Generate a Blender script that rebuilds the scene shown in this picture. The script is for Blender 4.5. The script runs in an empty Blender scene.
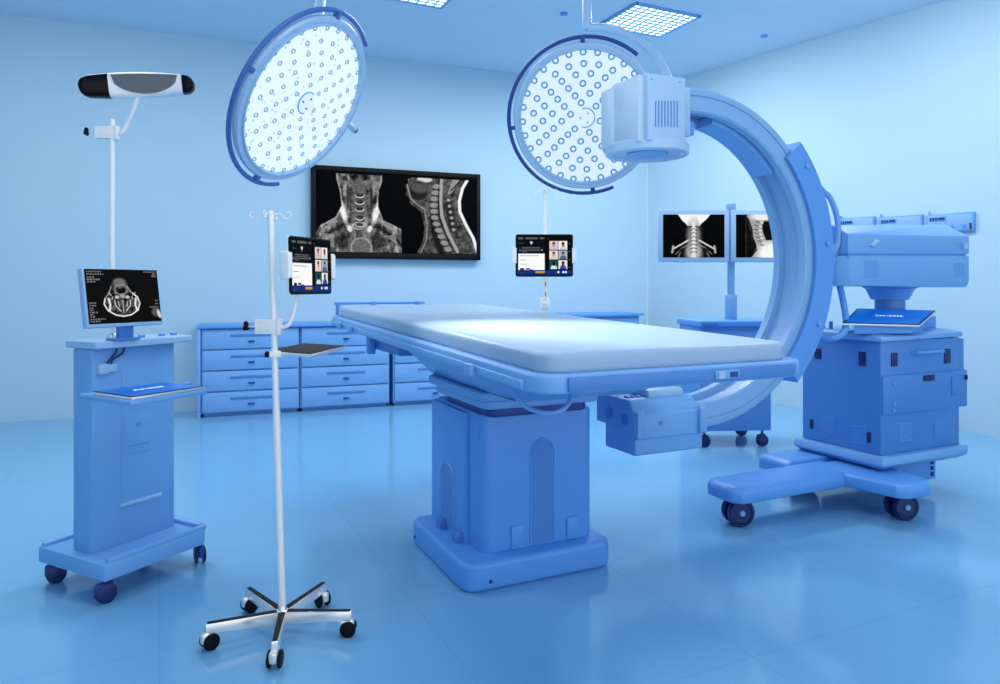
import bpy, bmesh, math, random
import numpy as np
from mathutils import Vector, Matrix
random.seed(7)
R = math.radians
sc = bpy.context.scene
C = sc.collection

# ------------------------------------------------------------------ camera, world, lights, exposure
F, HY, H, YAW = 714.0, 285.0, 1.25, R(25.5)
cam = bpy.data.cameras.new('camera'); cam.sensor_width = 36; cam.lens = F / 1000 * 36
cam.shift_y = -(342 - HY) / 1000
co = bpy.data.objects.new('camera', cam); C.objects.link(co)
co.location = (0, 0, H); co.rotation_euler = (R(90), 0, -YAW); sc.camera = co
sc.view_settings.view_transform = 'Standard'; sc.view_settings.look = 'None'
sc.view_settings.gamma = 1; sc.view_settings.use_curve_mapping = False
sc.view_settings.exposure = 0.0

w = bpy.data.worlds.new('world'); sc.world = w; w.use_nodes = True
w.node_tree.nodes['Background'].inputs[0].default_value = (0.84, 0.92, 1.0, 1)
w.node_tree.nodes['Background'].inputs[1].default_value = 1.51

def area(name, loc, size, power, target, col=(1, .98, .95), sy=None):
    l = bpy.data.lights.new(name, 'AREA'); l.energy = power; l.color = col; l.size = size
    if sy: l.shape = 'RECTANGLE'; l.size_y = sy
    o = bpy.data.objects.new(name, l); C.objects.link(o); o.location = loc
    o.rotation_euler = (Vector(target) - Vector(loc)).to_track_quat('-Z', 'Y').to_euler()
    return o
def spot(name, loc, power, target, ang, blend=.6, rad=.15, col=(1, 1, 1)):
    l = bpy.data.lights.new(name, 'SPOT'); l.energy = power; l.color = col
    l.spot_size = R(ang); l.spot_blend = blend; l.shadow_soft_size = rad
    o = bpy.data.objects.new(name, l); C.objects.link(o); o.location = loc
    o.rotation_euler = (Vector(target) - Vector(loc)).to_track_quat('-Z', 'Y').to_euler()
    return o
area('fill_near_table', (1.2, 1.6, 3.66), 1.3, 26.1, (1.2, 1.6, 0))  # added fill light above the near table, no fixture there
area('fill_centre', (2.4, 5.2, 3.66), 1.6, 55.1, (2.4, 5.2, 0))  # added broad fill for the middle of the room, has no fixture of its own
area('ceiling_lamp_right', (4.1, 5.4, 3.66), .6, 52.2, (4.5, 5.4, 0))
area('fill_left', (-.8, 5.0, 3.66), 1.2, 63.8, (-.8, 5.4, 0))  # added fill that brightens the left of the back wall, no fixture
area('fill_right_wall', (4.7, 3.0, 3.66), 1.0, 54, (5.6, 3.0, 0))  # unseen added light that makes the bright area on the right wall
spot('surgical_lamp_beam', (.80, 3.45, 2.06), 311.8, (1.6, 2.4, 1.05), 40, .3, .2, (1, .93, .88))

# ------------------------------------------------------------------ geometry helpers
_s, _c = math.sin(YAW), math.cos(YAW)
def W(u, v, D):
    r = (u - 500) / F
    return Vector((D * (r * _c + _s), D * (-r * _s + _c), H + (HY - v) / F * D))
def onZ(u, v, z): return W(u, v, (H - z) * F / (v - HY))
def onX(u, v, x): return W(u, v, x / ((u - 500) / F * _c + _s))
def onY(u, v, y): return W(u, v, y / (-(u - 500) / F * _s + _c))
CAMR = Vector((_c, -_s, 0)); CAMF = Vector((_s, _c, 0))

class MB:
    """collects shapes, links them as ONE mesh object"""
    def __init__(s, M=None):
        s.bm = bmesh.new(); s.M = M
    def _fin(s, verts, M=None):
        if M is not None: bmesh.ops.transform(s.bm, matrix=M, verts=verts)
        return s
    def _merge(s, b, M=None):
        if M is not None: b.transform(M)
        me = bpy.data.meshes.new('t'); b.to_mesh(me); b.free(); s.bm.from_mesh(me); bpy.data.meshes.remove(me)
        return s
    def box(s, x0, x1, y0, y1, z0, z1, bev=0, seg=2, axis=None, M=None):
        b = bmesh.new(); bmesh.ops.create_cube(b, size=1)
        for v in b.verts:
            v.co = Vector(((x0 + x1) / 2 + v.co.x * (x1 - x0), (y0 + y1) / 2 + v.co.y * (y1 - y0), (z0 + z1) / 2 + v.co.z * (z1 - z0)))
        if bev:
            es = b.edges[:]
            if axis is not None: es = [e for e in es if abs((e.verts[0].co - e.verts[1].co).normalized()[axis]) > .9]
            bmesh.ops.bevel(b, geom=es, offset=bev, segments=seg, profile=.5, affect='EDGES')
        return s._merge(b, M)
    def hull(s, pts, bev=0, seg=2, M=None):
        b = bmesh.new()
        for p in pts: b.verts.new(p)
        bmesh.ops.convex_hull(b, input=b.verts[:])
        bmesh.ops.dissolve_limit(b, angle_limit=.02, verts=b.verts[:], edges=b.edges[:])
        bmesh.ops.recalc_face_normals(b, faces=b.faces[:])
        if bev: bmesh.ops.bevel(b, geom=b.edges[:], offset=bev, segments=seg, profile=.5, affect='EDGES')
        return s._merge(b, M)
    def cyl(s, p0, p1, r0, r1=None, n=24, M=None, bev=0):
        p0, p1 = Vector(p0), Vector(p1); r1 = r0 if r1 is None else r1
        b = bmesh.new(); bmesh.ops.create_cone(b, cap_ends=True, segments=n, radius1=r0, radius2=r1, depth=(p1 - p0).length)
        if bev:
            es = [e for e in b.edges if abs(e.verts[0].co.z - e.verts[1].co.z) < 1e-6]
            bmesh.ops.bevel(b, geom=es, offset=bev, segments=2, profile=.5, affect='EDGES')
        q = (p1 - p0).to_track_quat('Z', 'Y').to_matrix().to_4x4()
        b.transform(Matrix.Translation((p0 + p1) / 2) @ q)
        return s._merge(b, M)
    def ball(s, p, r, sc3=(1, 1, 1), M=None, n=16):
        b = bmesh.new(); bmesh.ops.create_uvsphere(b, u_segments=n, v_segments=n // 2, radius=r)
        b.transform(Matrix.Translation(Vector(p)) @ Matrix.Diagonal((*sc3, 1)))
        return s._merge(b, M)
    def tube(s, pts, r, n=10, M=None, smooth=0, flat=None):
        pts = [Vector(p) for p in pts]
        if smooth:
            P = [pts[0]] + pts + [pts[-1]]; out = []
            for i in range(1, len(P) - 2):
                for k in range(smooth):
                    t = k / smooth; a, b_, c, d = P[i - 1:i + 3]
                    out.append(.5 * ((2 * b_) + (c - a) * t + (2 * a - 5 * b_ + 4 * c - d) * t * t + (3 * b_ - a - 3 * c + d) * t ** 3))
            pts = out + [pts[-1]]
        b = bmesh.new(); rings = []; prev = None
        for i, p in enumerate(pts):
            t = (pts[min(i + 1, len(pts) - 1)] - pts[max(i - 1, 0)]).normalized()
            if prev is None:
                prev = t.orthogonal().normalized()
                if flat is not None: prev = (Vector(flat) - t * t.dot(Vector(flat))).normalized()
            prev = (prev - t * t.dot(prev)).normalized(); q = t.cross(prev)
            rr = r[i] if isinstance(r, (list, tuple)) else r
            rings.append([b.verts.new(p + rr * (math.cos(a) * prev + math.sin(a) * q)) for a in [2 * math.pi * k / n for k in range(n)]])
        for i in range(len(rings) - 1):
            for k in range(n): b.faces.new((rings[i][k], rings[i][(k + 1) % n], rings[i + 1][(k + 1) % n], rings[i + 1][k]))
        b.faces.new(rings[0][::-1]); b.faces.new(rings[-1])
        bmesh.ops.recalc_face_normals(b, faces=b.faces[:])
        return s._merge(b, M)
    def prism(s, poly, a, b_, M=None, bev=0):
        """polygon in XY, extruded from z=a to z=b"""
        b = bmesh.new()
        lo = [b.verts.new((x, y, a)) for x, y in poly]; hi = [b.verts.new((x, y, b_)) for x, y in poly]
        n = len(poly); b.faces.new(lo[::-1]); b.faces.new(hi)
        for i in range(n): b.faces.new((lo[i], lo[(i + 1) % n], hi[(i + 1) % n], hi[i]))
        bmesh.ops.recalc_face_normals(b, faces=b.faces[:])
        if bev:
            bmesh.ops.bevel(b, geom=b.edges[:], offset=bev, segments=2, profile=.5, affect='EDGES')
        return s._merge(b, M)
    def slab(s, x0, x1, y0, y1, z0, z1, rc, re=.01, M=None, bot=True, taper=0, n=8):
        """rounded-rectangle slab with rounded top and bottom edges; taper = inset of the bottom"""
        prof = []
        k = 4
        if bot: prof += [(re - re * math.sin(R(90 * i / k)), z0 + re - re * math.cos(R(90 * i / k))) for i in range(k + 1)]
        else: prof += [(0, z0)]
        prof += [(re - re * math.cos(R(90 * i / k)), z1 - re + re * math.sin(R(90 * i / k))) for i in range(k + 1)]
        b = bmesh.new(); rings = []
        for ins, z in prof:
            ins2 = ins + taper * (z1 - z) / (z1 - z0)
            ring = []
            for cx, cy, a0 in ((x1, y1, 0), (x0, y1, 90), (x0, y0, 180), (x1, y0, 270)):
                sx = -1 if cx == x1 else 1; sy = -1 if cy == y1 else 1
                for j in range(n + 1):
                    a = R(a0 + 90 * j / n); rr = max(rc - ins, .0005)
                    ring.append(b.verts.new((cx + sx * (rc + ins2 - ins) + rr * math.cos(a), cy + sy * (rc + ins2 - ins) + rr * math.sin(a), z)))
            rings.append(ring)
        m = len(rings[0])
        for i in range(len(rings) - 1):
            for j in range(m): b.faces.new((rings[i][j], rings[i][(j + 1) % m], rings[i + 1][(j + 1) % m], rings[i + 1][j]))
        b.faces.new(rings[0][::-1]); b.faces.new(rings[-1])
        bmesh.ops.recalc_face_normals(b, faces=b.faces[:])
        return s._merge(b, M)
    def lathe(s, prof, n=64, M=None):
        b = bmesh.new(); rings = []
        for r, z in prof:
            rings.append([b.verts.new((r * math.cos(2 * math.pi * k / n), r * math.sin(2 * math.pi * k / n), z)) for k in range(n)] if r > 1e-6 else [b.verts.new((0, 0, z))])
        for i in range(len(rings) - 1):
            A, B = rings[i], rings[i + 1]
            for k in range(n):
                k2 = (k + 1) % n
                if len(A) == 1 and len(B) == 1: continue
                if len(A) == 1: b.faces.new((A[0], B[k2], B[k]))
                elif len(B) == 1: b.faces.new((A[k], A[k2], B[0]))
                else: b.faces.new((A[k], A[k2], B[k2], B[k]))
        bmesh.ops.recalc_face_normals(b, faces=b.faces[:])
        return s._merge(b, M)
    def sweep(s, prof, cx, cz, t0, t1, n=64, M=None):
        """closed profile [(radius, y)] swept about the point (cx, cz) in the XZ plane"""
        b = bmesh.new(); rings = []
        for i in range(n + 1):
            a = R(t0 + (t1 - t0) * i / n)
            rings.append([b.verts.new((cx + r * math.cos(a), y, cz + r * math.sin(a))) for r, y in prof])
        m = len(prof)
        for i in range(n):
            for k in range(m): b.faces.new((rings[i][k], rings[i][(k + 1) % m], rings[i + 1][(k + 1) % m], rings[i + 1][k]))
        b.faces.new(rings[0]); b.faces.new(rings[-1][::-1])
        bmesh.ops.recalc_face_normals(b, faces=b.faces[:])
        return s._merge(b, M)
    def build(s, name, mat, parent=None, local=False, label=None, smooth=True):
        """coordinates are world unless local=True; stored relative to the parent thing"""
        me = bpy.data.meshes.new(name)
        if parent is not None and not local:
            root = parent
            while root.parent is not None: root = root.parent
            m = Matrix.Translation(root.location) @ root.rotation_euler.to_matrix().to_4x4()
            s.bm.transform(m.inverted())
        s.bm.to_mesh(me); s.bm.free()
        me.materials.append(mat)
        if smooth:
            me.polygons.foreach_set('use_smooth', [True] * len(me.polygons))
            me.set_sharp_from_angle(angle=R(35))
        o = bpy.data.objects.new(name, me); C.objects.link(o)
        if parent is not None: o.parent = parent
        if label: o['label'] = label
        return o

def thing(name, label, cat, loc=(0, 0, 0), rz=0, group=None):
    o = bpy.data.objects.new(name, None); C.objects.link(o); o.location = loc; o.rotation_euler = (0, 0, rz)
    o.empty_display_size = .1
    o['label'] = label; o['category'] = cat
    if group: o['group'] = group
    return o
def tag(o, label, cat, group=None):
    o['label'] = label; o['category'] = cat
    if group: o['group'] = group
    return o
def struct(o, label=None):
    o['kind'] = 'structure'
    if label: o['label'] = label
    return o
def frame(o, n, up=(0, 0, 1)):
    """matrix with local Z along n, local Y as near up as can be"""
    n = Vector(n).normalized(); x = Vector(up).cross(n).normalized(); y = n.cross(x)
    m = Matrix((x, y, n)).transposed().to_4x4(); m.translation = Vector(o); return m

# ------------------------------------------------------------------ materials
def mat(name, col, rough=.45, metal=0, spec=.5, emit=None, es=1, noise=.03, nscale=6, coat=0):
    m = bpy.data.materials.new(name); m.use_nodes = True
    nt = m.node_tree; b = nt.nodes['Principled BSDF']
    b.inputs['Roughness'].default_value = rough; b.inputs['Metallic'].default_value = metal
    b.inputs['Specular IOR Level'].default_value = spec
    if coat: b.inputs['Coat Weight'].default_value = coat
    tc = nt.nodes.new('ShaderNodeTexCoord'); nz = nt.nodes.new('ShaderNodeTexNoise')
    nz.inputs['Scale'].default_value = nscale; nz.inputs['Detail'].default_value = 3
    nt.links.new(tc.outputs['Object'], nz.inputs['Vector'])
    mx = nt.nodes.new('ShaderNodeMix'); mx.data_type = 'RGBA'
    mx.inputs[6].default_value = (*[c * (1 - noise) for c in col], 1); mx.inputs[7].default_value = (*[min(1, c * (1 + noise)) for c in col], 1)
    nt.links.new(nz.outputs['Fac'], mx.inputs[0]); nt.links.new(mx.outputs[2], b.inputs['Base Color'])
    if emit:
        b.inputs['Emission Color'].default_value = (*emit, 1); b.inputs['Emission Strength'].default_value = es
    return m
def screen_mat(name, strength=1.0):
    m = bpy.data.materials.new(name); m.use_nodes = True; nt = m.node_tree; b = nt.nodes['Principled BSDF']
    at = nt.nodes.new('ShaderNodeAttribute'); at.attribute_name = 'picture'
    b.inputs['Base Color'].default_value = (.0005, .0005, .0005, 1); b.inputs['Roughness'].default_value = .5
    b.inputs['Specular IOR Level'].default_value = .03
    nt.links.new(at.outputs['Color'], b.inputs['Emission Color']); b.inputs['Emission Strength'].default_value = strength
    return m
M_wall = mat('pale_blue_paint', (0.420, 0.613, 0.729), .7, spec=.2, noise=.02, nscale=1)
M_ceil = mat('blue_ceiling_paint', (0.659, 0.778, 0.897), .8, spec=.1, noise=.02)
M_pale = mat('pale_blue_enamel', (0.338, 0.544, 0.761), .4)
M_lamp = mat('lamp_housing_enamel', (0.379, 0.567, 0.761), .3)
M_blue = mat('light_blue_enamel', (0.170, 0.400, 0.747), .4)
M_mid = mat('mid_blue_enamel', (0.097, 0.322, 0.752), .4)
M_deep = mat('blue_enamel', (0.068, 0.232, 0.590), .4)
M_dark = mat('dark_blue_plastic', (0.007, 0.048, 0.246), .45)
M_navy = mat('navy_rubber', (0.002, 0.017, 0.115), .4)
M_cab = mat('cabinet_blue_laminate', (0.173, 0.397, 0.733), .5)
M_cabd = mat('cabinet_recess_blue', (0.074, 0.227, 0.540), .6)
M_matt = mat('pale_blue_vinyl', (0.332, 0.470, 0.634), .38, spec=.5)
M_trol = mat('trolley_blue_enamel', (0.125, 0.327, 0.691), .5)
M_white = mat('white_plastic', (.97, .92, .88), .35)
M_snow = mat('near_white_enamel', (0.485, 0.644, 0.781), .4)
M_lensp = mat('pale_led_lens_glass', (0.368, 0.537, 0.694), .2, spec=.6)
M_rail = mat('blue_rail_plastic', (0.044, 0.142, 0.419), .35)
M_post = mat('pale_post_enamel', (0.199, 0.402, 0.662), .5)
M_chrome = mat('brushed_steel', (.92, .87, .83), .22, metal=.6)
M_pole = mat('polished_pole_steel', (.97, .92, .88), .3, metal=.1)
M_black = mat('black_plastic', (.004, .004, .005), .5, spec=.15)
M_gloss = mat('black_glass', (.002, .002, .003), .3, spec=.15)
M_grey = mat('grey_mesh_fabric', (.13, .13, .14), .5)
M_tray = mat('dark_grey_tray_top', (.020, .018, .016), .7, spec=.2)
M_blscr = mat('blue_tablet_screen', (.0, .06, .3), .3, emit=(.0, .085, .38), es=.9)
M_letter = mat('white_lettering', (.8, .9, 1), .5, emit=(.75, .85, 1), es=.9)
M_led = mat('lamp_front_glow', (.15, .2, .23), .4, emit=(.70, .85, .97), es=.85, noise=.01)
M_lens = mat('led_lens_glass', (.16, .40, .70), .15, spec=.8)
M_lite = mat('ceiling_light_diffuser', (1, 1, 1), .5, emit=(.93, .98, 1), es=2.2)
M_scr = screen_mat('screen_picture', .95)

M_arc = mat('arm_enamel', (.225, .43, .70), .35)
def fleck_mat():
    m = mat('faceted_lamp_front_glow', (.15, .2, .23), .4, emit=(.8, .92, 1), es=.9, noise=.01); nt = m.node_tree; b = nt.nodes['Principled BSDF']
    tc = nt.nodes.new('ShaderNodeTexCoord'); vo = nt.nodes.new('ShaderNodeTexVoronoi'); vo.inputs['Scale'].default_value = 26
    cr = nt.nodes.new('ShaderNodeValToRGB'); cr.color_ramp.elements[0].position = .15; cr.color_ramp.elements[0].color = (.40, .66, .87, 1)
    cr.color_ramp.elements[1].position = .24; cr.color_ramp.elements[1].color = (.78, .91, .99, 1)
    nt.links.new(tc.outputs['Object'], vo.inputs['Vector']); nt.links.new(vo.outputs['Distance'], cr.inputs[0]); nt.links.new(cr.outputs[0], b.inputs['Emission Color'])
    return m
M_fleck = fleck_mat()
def floor_mat():
    m = bpy.data.materials.new('glossy_blue_floor_tiles'); m.use_nodes = True; nt = m.node_tree; b = nt.nodes['Principled BSDF']
    tc = nt.nodes.new('ShaderNodeTexCoord'); br = nt.nodes.new('ShaderNodeTexBrick')
    br.offset = 0; br.squash = 1
    br.inputs['Color1'].default_value = (0.174, 0.424, 0.662, 1); br.inputs['Color2'].default_value = (0.180, 0.430, 0.670, 1)
    br.inputs['Mortar'].default_value = (0.151, 0.391, 0.630, 1); br.inputs['Scale'].default_value = 1
    br.inputs['Mortar Size'].default_value = .004; br.inputs['Mortar Smooth'].default_value = .3
    br.inputs['Brick Width'].default_value = .9; br.inputs['Row Height'].default_value = .9
    nt.links.new(tc.outputs['Object'], br.inputs['Vector']); nt.links.new(br.outputs['Color'], b.inputs['Base Color'])
    b.inputs['Roughness'].default_value = .13; b.inputs['Specular IOR Level'].default_value = .55
    return m
M_floor = floor_mat()

# ------------------------------------------------------------------ pictures shown on screens (drawn in numbers, carried by mesh colours)
class Pic:
    def __init__(s, w, h, asp):
        s.w, s.h, s.asp = w, h, asp
        s.x, s.y = np.meshgrid(np.linspace(0, asp, w), np.linspace(1, 0, h))   # y down from the top = 0
        s.y = 1 - s.y; s.im = np.zeros((h, w, 3))
    def put(s, m, col, op=1.0):
        col = np.array([col] * 3 if np.isscalar(col) else col); m = (np.clip(m, 0, 1) * op)[..., None]
        s.im = s.im * (1 - m) + col * m
    def add(s, m, v):
        s.im = np.clip(s.im + (m * v)[..., None], 0, 1)
    def e(s, cx, cy, rx, ry, soft=.1, a=0):
        dx, dy = s.x - cx, s.y - cy; c, n = math.cos(R(a)), math.sin(R(a))
        d = np.sqrt(((dx * c + dy * n) / rx) ** 2 + ((-dx * n + dy * c) / ry) ** 2)
        return np.clip((1 - d) / soft + .5, 0, 1)
    def ring(s, cx, cy, rx, ry, t, soft=.08, a=0):
        return s.e(cx, cy, rx, ry, soft, a) * (1 - s.e(cx, cy, rx - t, ry - t, soft, a))
    def rect(s, x0, x1, y0, y1):
        return ((s.x >= x0) & (s.x <= x1) & (s.y >= y0) & (s.y <= y1)).astype(float)
    def line(s, pts, wd, soft=.006):
        best = np.full(s.x.shape, 9.)
        for (ax, ay), (bx, by) in zip(pts[:-1], pts[1:]):
            L = (bx - ax) ** 2 + (by - ay) ** 2 + 1e-9
            t = np.clip(((s.x - ax) * (bx - ax) + (s.y - ay) * (by - ay)) / L, 0, 1)
            best = np.minimum(best, np.hypot(s.x - ax - t * (bx - ax), s.y - ay - t * (by - ay)))
        return np.clip((wd / 2 - best) / soft + .5, 0, 1)
    def poly(s, pts):
        ins = np.zeros(s.x.shape, bool); n = len(pts)
        for i in range(n):
            (ax, ay), (bx, by) = pts[i], pts[(i + 1) % n]
            c = ((ay > s.y) != (by > s.y)) & (s.x < (bx - ax) * (s.y - ay) / (by - ay + 1e-12) + ax)
            ins ^= c
        return ins.astype(float)
    def noise(s, f, seed):
        rs = np.random.RandomState(seed); gx, gy = int(s.asp * f) + 3, f + 3; g = rs.rand(gy + 8, gx + 8)
        px, py = s.x * f, s.y * f; ix, iy = px.astype(int), py.astype(int); fx, fy = px - ix, py - iy
        fx = fx * fx * (3 - 2 * fx); fy = fy * fy * (3 - 2 * fy)
        return (g[iy, ix] * (1 - fx) * (1 - fy) + g[iy, ix + 1] * fx * (1 - fy) + g[iy + 1, ix] * (1 - fx) * fy + g[iy + 1, ix + 1] * fx * fy)

def show(pic, name, M, wd, ht, parent, material=None):
    """flat screen mesh wd x ht centred on M (local Z out of the screen), colours from pic"""
    w_, h_ = pic.w, pic.h
    xs = np.linspace(-wd / 2, wd / 2, w_); ys = np.linspace(ht / 2, -ht / 2, h_)
    X, Y = np.meshgrid(xs, ys); root = parent
    while root.parent is not None: root = root.parent
    inv = (Matrix.Translation(root.location) @ root.rotation_euler.to_matrix().to_4x4()).inverted() @ M
    A = np.array(inv); P = np.stack([X.ravel(), Y.ravel(), np.zeros(X.size), np.ones(X.size)], 1) @ A.T
    i = np.arange(w_ * h_).reshape(h_, w_)
    q = np.stack([i[1:, :-1], i[1:, 1:], i[:-1, 1:], i[:-1, :-1]], -1).reshape(-1, 4)
    me = bpy.data.meshes.new(name); me.from_pydata(P[:, :3].tolist(), [], q.tolist())
    at = me.color_attributes.new('picture', 'FLOAT_COLOR', 'POINT')
    lin = np.where(pic.im <= .04045, pic.im / 12.92, ((pic.im + .055) / 1.055) ** 2.4)
    at.data.foreach_set('color', np.concatenate([lin.reshape(-1, 3), np.ones((w_ * h_, 1))], 1).astype(np.float32).ravel())
    me.materials.append(material or M_scr)
    o = bpy.data.objects.new(name, me); C.objects.link(o); o.parent = parent; return o

def pic_neck():
    p = Pic(340, 180, 1.9)
    nz = p.noise(22, 1) * .5 + p.noise(45, 2) * .5; n2 = p.noise(12, 5)
    X0_, Y0_ = p.x, p.y; p.x = X0_ / .955; p.y = Y0_ * .22; st = p.noise(40, 11); p.y = Y0_
    neck = p.poly([(.23, 0), (.78, 0), (.775, .12), (.735, .22), (.73, .42), (.79, .58), (1.0, .68), (1.05, .74), (1.05, 1), (0, 1), (0, .76), (.06, .66), (.22, .57), (.30, .42), (.27, .22), (.235, .1)])
    p.put(neck, .38); p.add(neck * (nz - .5), .45); p.add(neck * (st - .5), .5)
    for sx in (-1, 1):
        X = lambda d: .51 + sx * d
        p.put(p.line([(X(.27), .02), (X(.255), .12), (X(.225), .25), (X(.21), .42), (X(.27), .56), (X(.45), .68)], .016), .7, .85)
        p.put(p.e(X(.195), .50, .035, .13, .8, sx * 14), .97)
        p.put(p.e(X(.15), .25, .022, .12, .8, sx * 6), .72)
        p.put(p.e(X(.14), .30, .02, .16, .7), .1, .8)
        p.put(p.e(X(.10), .16, .05, .05, .5), .5, .6)
        p.put(p.poly([(X(.25), .62), (X(.50), .78), (X(.44), .72), (X(.28), .56)]), .6, .8)
        p.put(p.line([(X(.20), .66), (X(.34), .74), (X(.52), .90)], .05, .03), .08, .8)
        p.put(p.poly([(X(.30), .78), (X(.42), .76), (X(.46), .88)]), .62, .75)
        p.put(p.e(X(.12), .70, .03, .045, .5, sx * 25), .9)
        p.put(p.e(X(.20), .86, .09, .10, .6), .12, .8)
        p.put(p.line([(X(.06), .74), (X(.12), .84), (X(.08), .98)], .05, .03), .42, .8)
    p.put(p.rect(.27, .75, 0, .03) * neck, .42)
    p.put(p.e(.51, .07, .10, .045, .4), .04); p.put(p.e(.51, .135, .045, .03, .6), .75, .6)
    p.put(p.e(.51, .36, .085, .33, .25), .40, .9)
    for k in range(5):
        y = .30 + k * .085 + (.02 if k > 2 else 0)
        p.put(p.e(.51, y, .062, .038, .3), .22); p.put(p.ring(.51, y - .012, .058, .034, .013, .2) * (p.y > y - .02), .93, .9)
    p.put(p.ring(.50, .66, .075, .05, .014, .2), .7); p.put(p.e(.53, .93, .13, .13, .15), .42); p.put(p.ring(.53, .93, .13, .13, .02, .1), .65, .8)
    p.add(neck * (p.noise(70, 9) - .5), .18)
    p.im *= (1 - (1 - neck) * (p.x < 1.07))[..., None]
    p.x = 1.93 - (1.93 - X0_) / 1.10
    body = p.poly([(1.13, .05), (1.21, .02), (1.36, 0), (1.80, 0), (1.70, .20), (1.69, .42), (1.78, .66), (1.92, .93), (1.93, 1), (1.22, 1), (1.29, .84), (1.31, .66), (1.27, .46), (1.15, .36), (1.14, .29), (1.10, .26), (1.12, .19), (1.09, .15), (1.13, .11)])
    p.put(body, .30); p.add(body * (nz - .5), .45)
    p.put(p.e(1.31, .05, .085, .035, .3), .85); p.put(p.e(1.24, .20, .12, .13, .15), .13); p.put(p.ring(1.24, .20, .125, .135, .02, .15), .4, .7)
    p.put(p.e(1.25, .16, .10, .06, .6, 10), .42, .7)
    p.put(p.line([(1.13, .06), (1.12, .14), (1.16, .30), (1.24, .38), (1.31, .43)], .014), .7, .8)
    p.put(p.line([(1.31, .45), (1.34, .62), (1.33, .82), (1.26, 1)], .014), .62, .8)
    p.put(p.line([(1.40, .55), (1.42, .75), (1.50, 1)], .07, .03), .05, .8)
    p.put(p.line([(1.50, 0), (1.49, .30), (1.50, .50), (1.57, .72), (1.68, .96)], .035), .66)
    p.put(p.line([(1.47, .05), (1.462, .30), (1.47, .52), (1.54, .74), (1.62, .92)], .012), .05)
    sp = [(1.44, .13), (1.425, .21), (1.415, .29), (1.412, .37), (1.414, .45), (1.422, .53), (1.44, .61), (1.465, .69), (1.495, .77), (1.53, .85), (1.57, .93)]
    for k, (x, y) in enumerate(sp):
        p.put(p.e(x, y, .042, .032, .3, -12 + 3.2 * k), .58); p.put(p.line([(x - .04, y + .038), (x + .035, y + .045)], .012), .06)
    p.put(p.e(1.60, .50, .045, .22, .5, -8), .12, .8)
    for k in range(6): p.put(p.e(1.575 + .012 * k, .30 + .075 * k, .02, .02, .6), .78, .8)
    p.put(p.poly([(1.62, .03), (1.70, .02), (1.62, .20), (1.56, .24)]), .62, .9); p.put(p.line([(1.72, .03), (1.60, .18)], .012), .05)
    p.put(p.line([(1.79, .03), (1.735, .14), (1.70, .30), (1.705, .44), (1.78, .62), (1.86, .78), (1.915, .98)], .035), .98)
    p.im[((p.x > 1.06) & (body < .5)) & (p.line([(1.79, .03), (1.735, .14), (1.70, .30), (1.705, .44), (1.78, .62), (1.86, .78), (1.915, .98)], .035) < .3)] = .004
    e_ = (p.y < .03) | (p.y > .985); p.im[e_] = .004; p.im = np.clip(p.im, .004, 1)
    return p
def pic_axial():
    p = Pic(190, 130, 1.4); nz = p.noise(26, 3)
    p.im[:] = .045
    head = p.poly([(.52, .20), (.60, .18), (.70, .20), (.78, .32), (.86, .44), (.97, .52), (.99, .64), (.95, .76), (.80, .86), (.65, .88), (.48, .83), (.36, .74), (.30, .62), (.32, .50), (.42, .42), (.46, .30)])
    p.put(head, .2); p.add(head * (nz - .5), .4)
    p.put(p.e(.63, .25, .13, .09, .5), .5, .8); p.put(p.ring(.64, .38, .13, .10, .02, .2), .6); p.put(p.e(.65, .40, .07, .04, .4), .03)
    p.put(p.line([(.33, .54), (.30, .64), (.36, .76), (.50, .85), (.65, .88), (.80, .855), (.94, .77), (.985, .64), (.95, .52), (.86, .45)], .024), .97)
    p.put(p.line([(.46, .32), (.40, .46), (.33, .54)], .014), .7); p.put(p.line([(.76, .30), (.84, .44)], .014), .7)
    p.put(p.e(.66, .50, .055, .045, .3), .62)
    for sx in (-1, 1):
        X = lambda d: .655 + sx * d
        p.put(p.line([(X(.26), .55), (X(.24), .66), (X(.26), .76)], .04, .02), .95)
        p.put(p.line([(X(.26), .44), (X(.18), .50), (X(.20), .56)], .02), .75)
        p.put(p.line([(X(.15), .58), (X(.14), .68), (X(.05), .78)], .02), .85)
        p.put(p.line([(X(.09), .60), (X(.07), .70)], .016), .8); p.put(p.e(X(.10), .52, .04, .03, .4), .8)
        p.put(p.e(X(.17), .48, .03, .03, .5), .03)
    p.put(p.line([(.655, .58), (.655, .80)], .022), .7); p.put(p.e(.655, .60, .03, .03, .4), .55)
    rs = random.Random(4)
    for y, x0, x1 in ((.05, .03, .30), (.09, .03, .34), (.15, .03, .17), (.19, .03, .26), (.235, .03, .18), (.62, .03, .16), (.67, .03, .15), (.71, .03, .10), (.75, .03, .10), (.79, .03, .19), (.83, .03, .10), (.87, .03, .12), (.915, .03, .30), (.955, .03, .22), (.04, 1.12, 1.37), (.08, 1.30, 1.37), (.12, 1.28, 1.37), (.60, 1.30, 1.37), (.66, 1.30, 1.36), (.72, 1.18, 1.37)):
        x = x0
        while x < x1:
            l = rs.uniform(.02, .05); p.put(p.rect(x, min(x + l, x1), y - .012, y + .012), .55, .9); x += l + .014
    p.put(p.e(1.30, .82, .09, .09, .4), .35); p.put(p.e(1.36, .86, .035, .09, .4, -15), .85)
    return p
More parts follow.
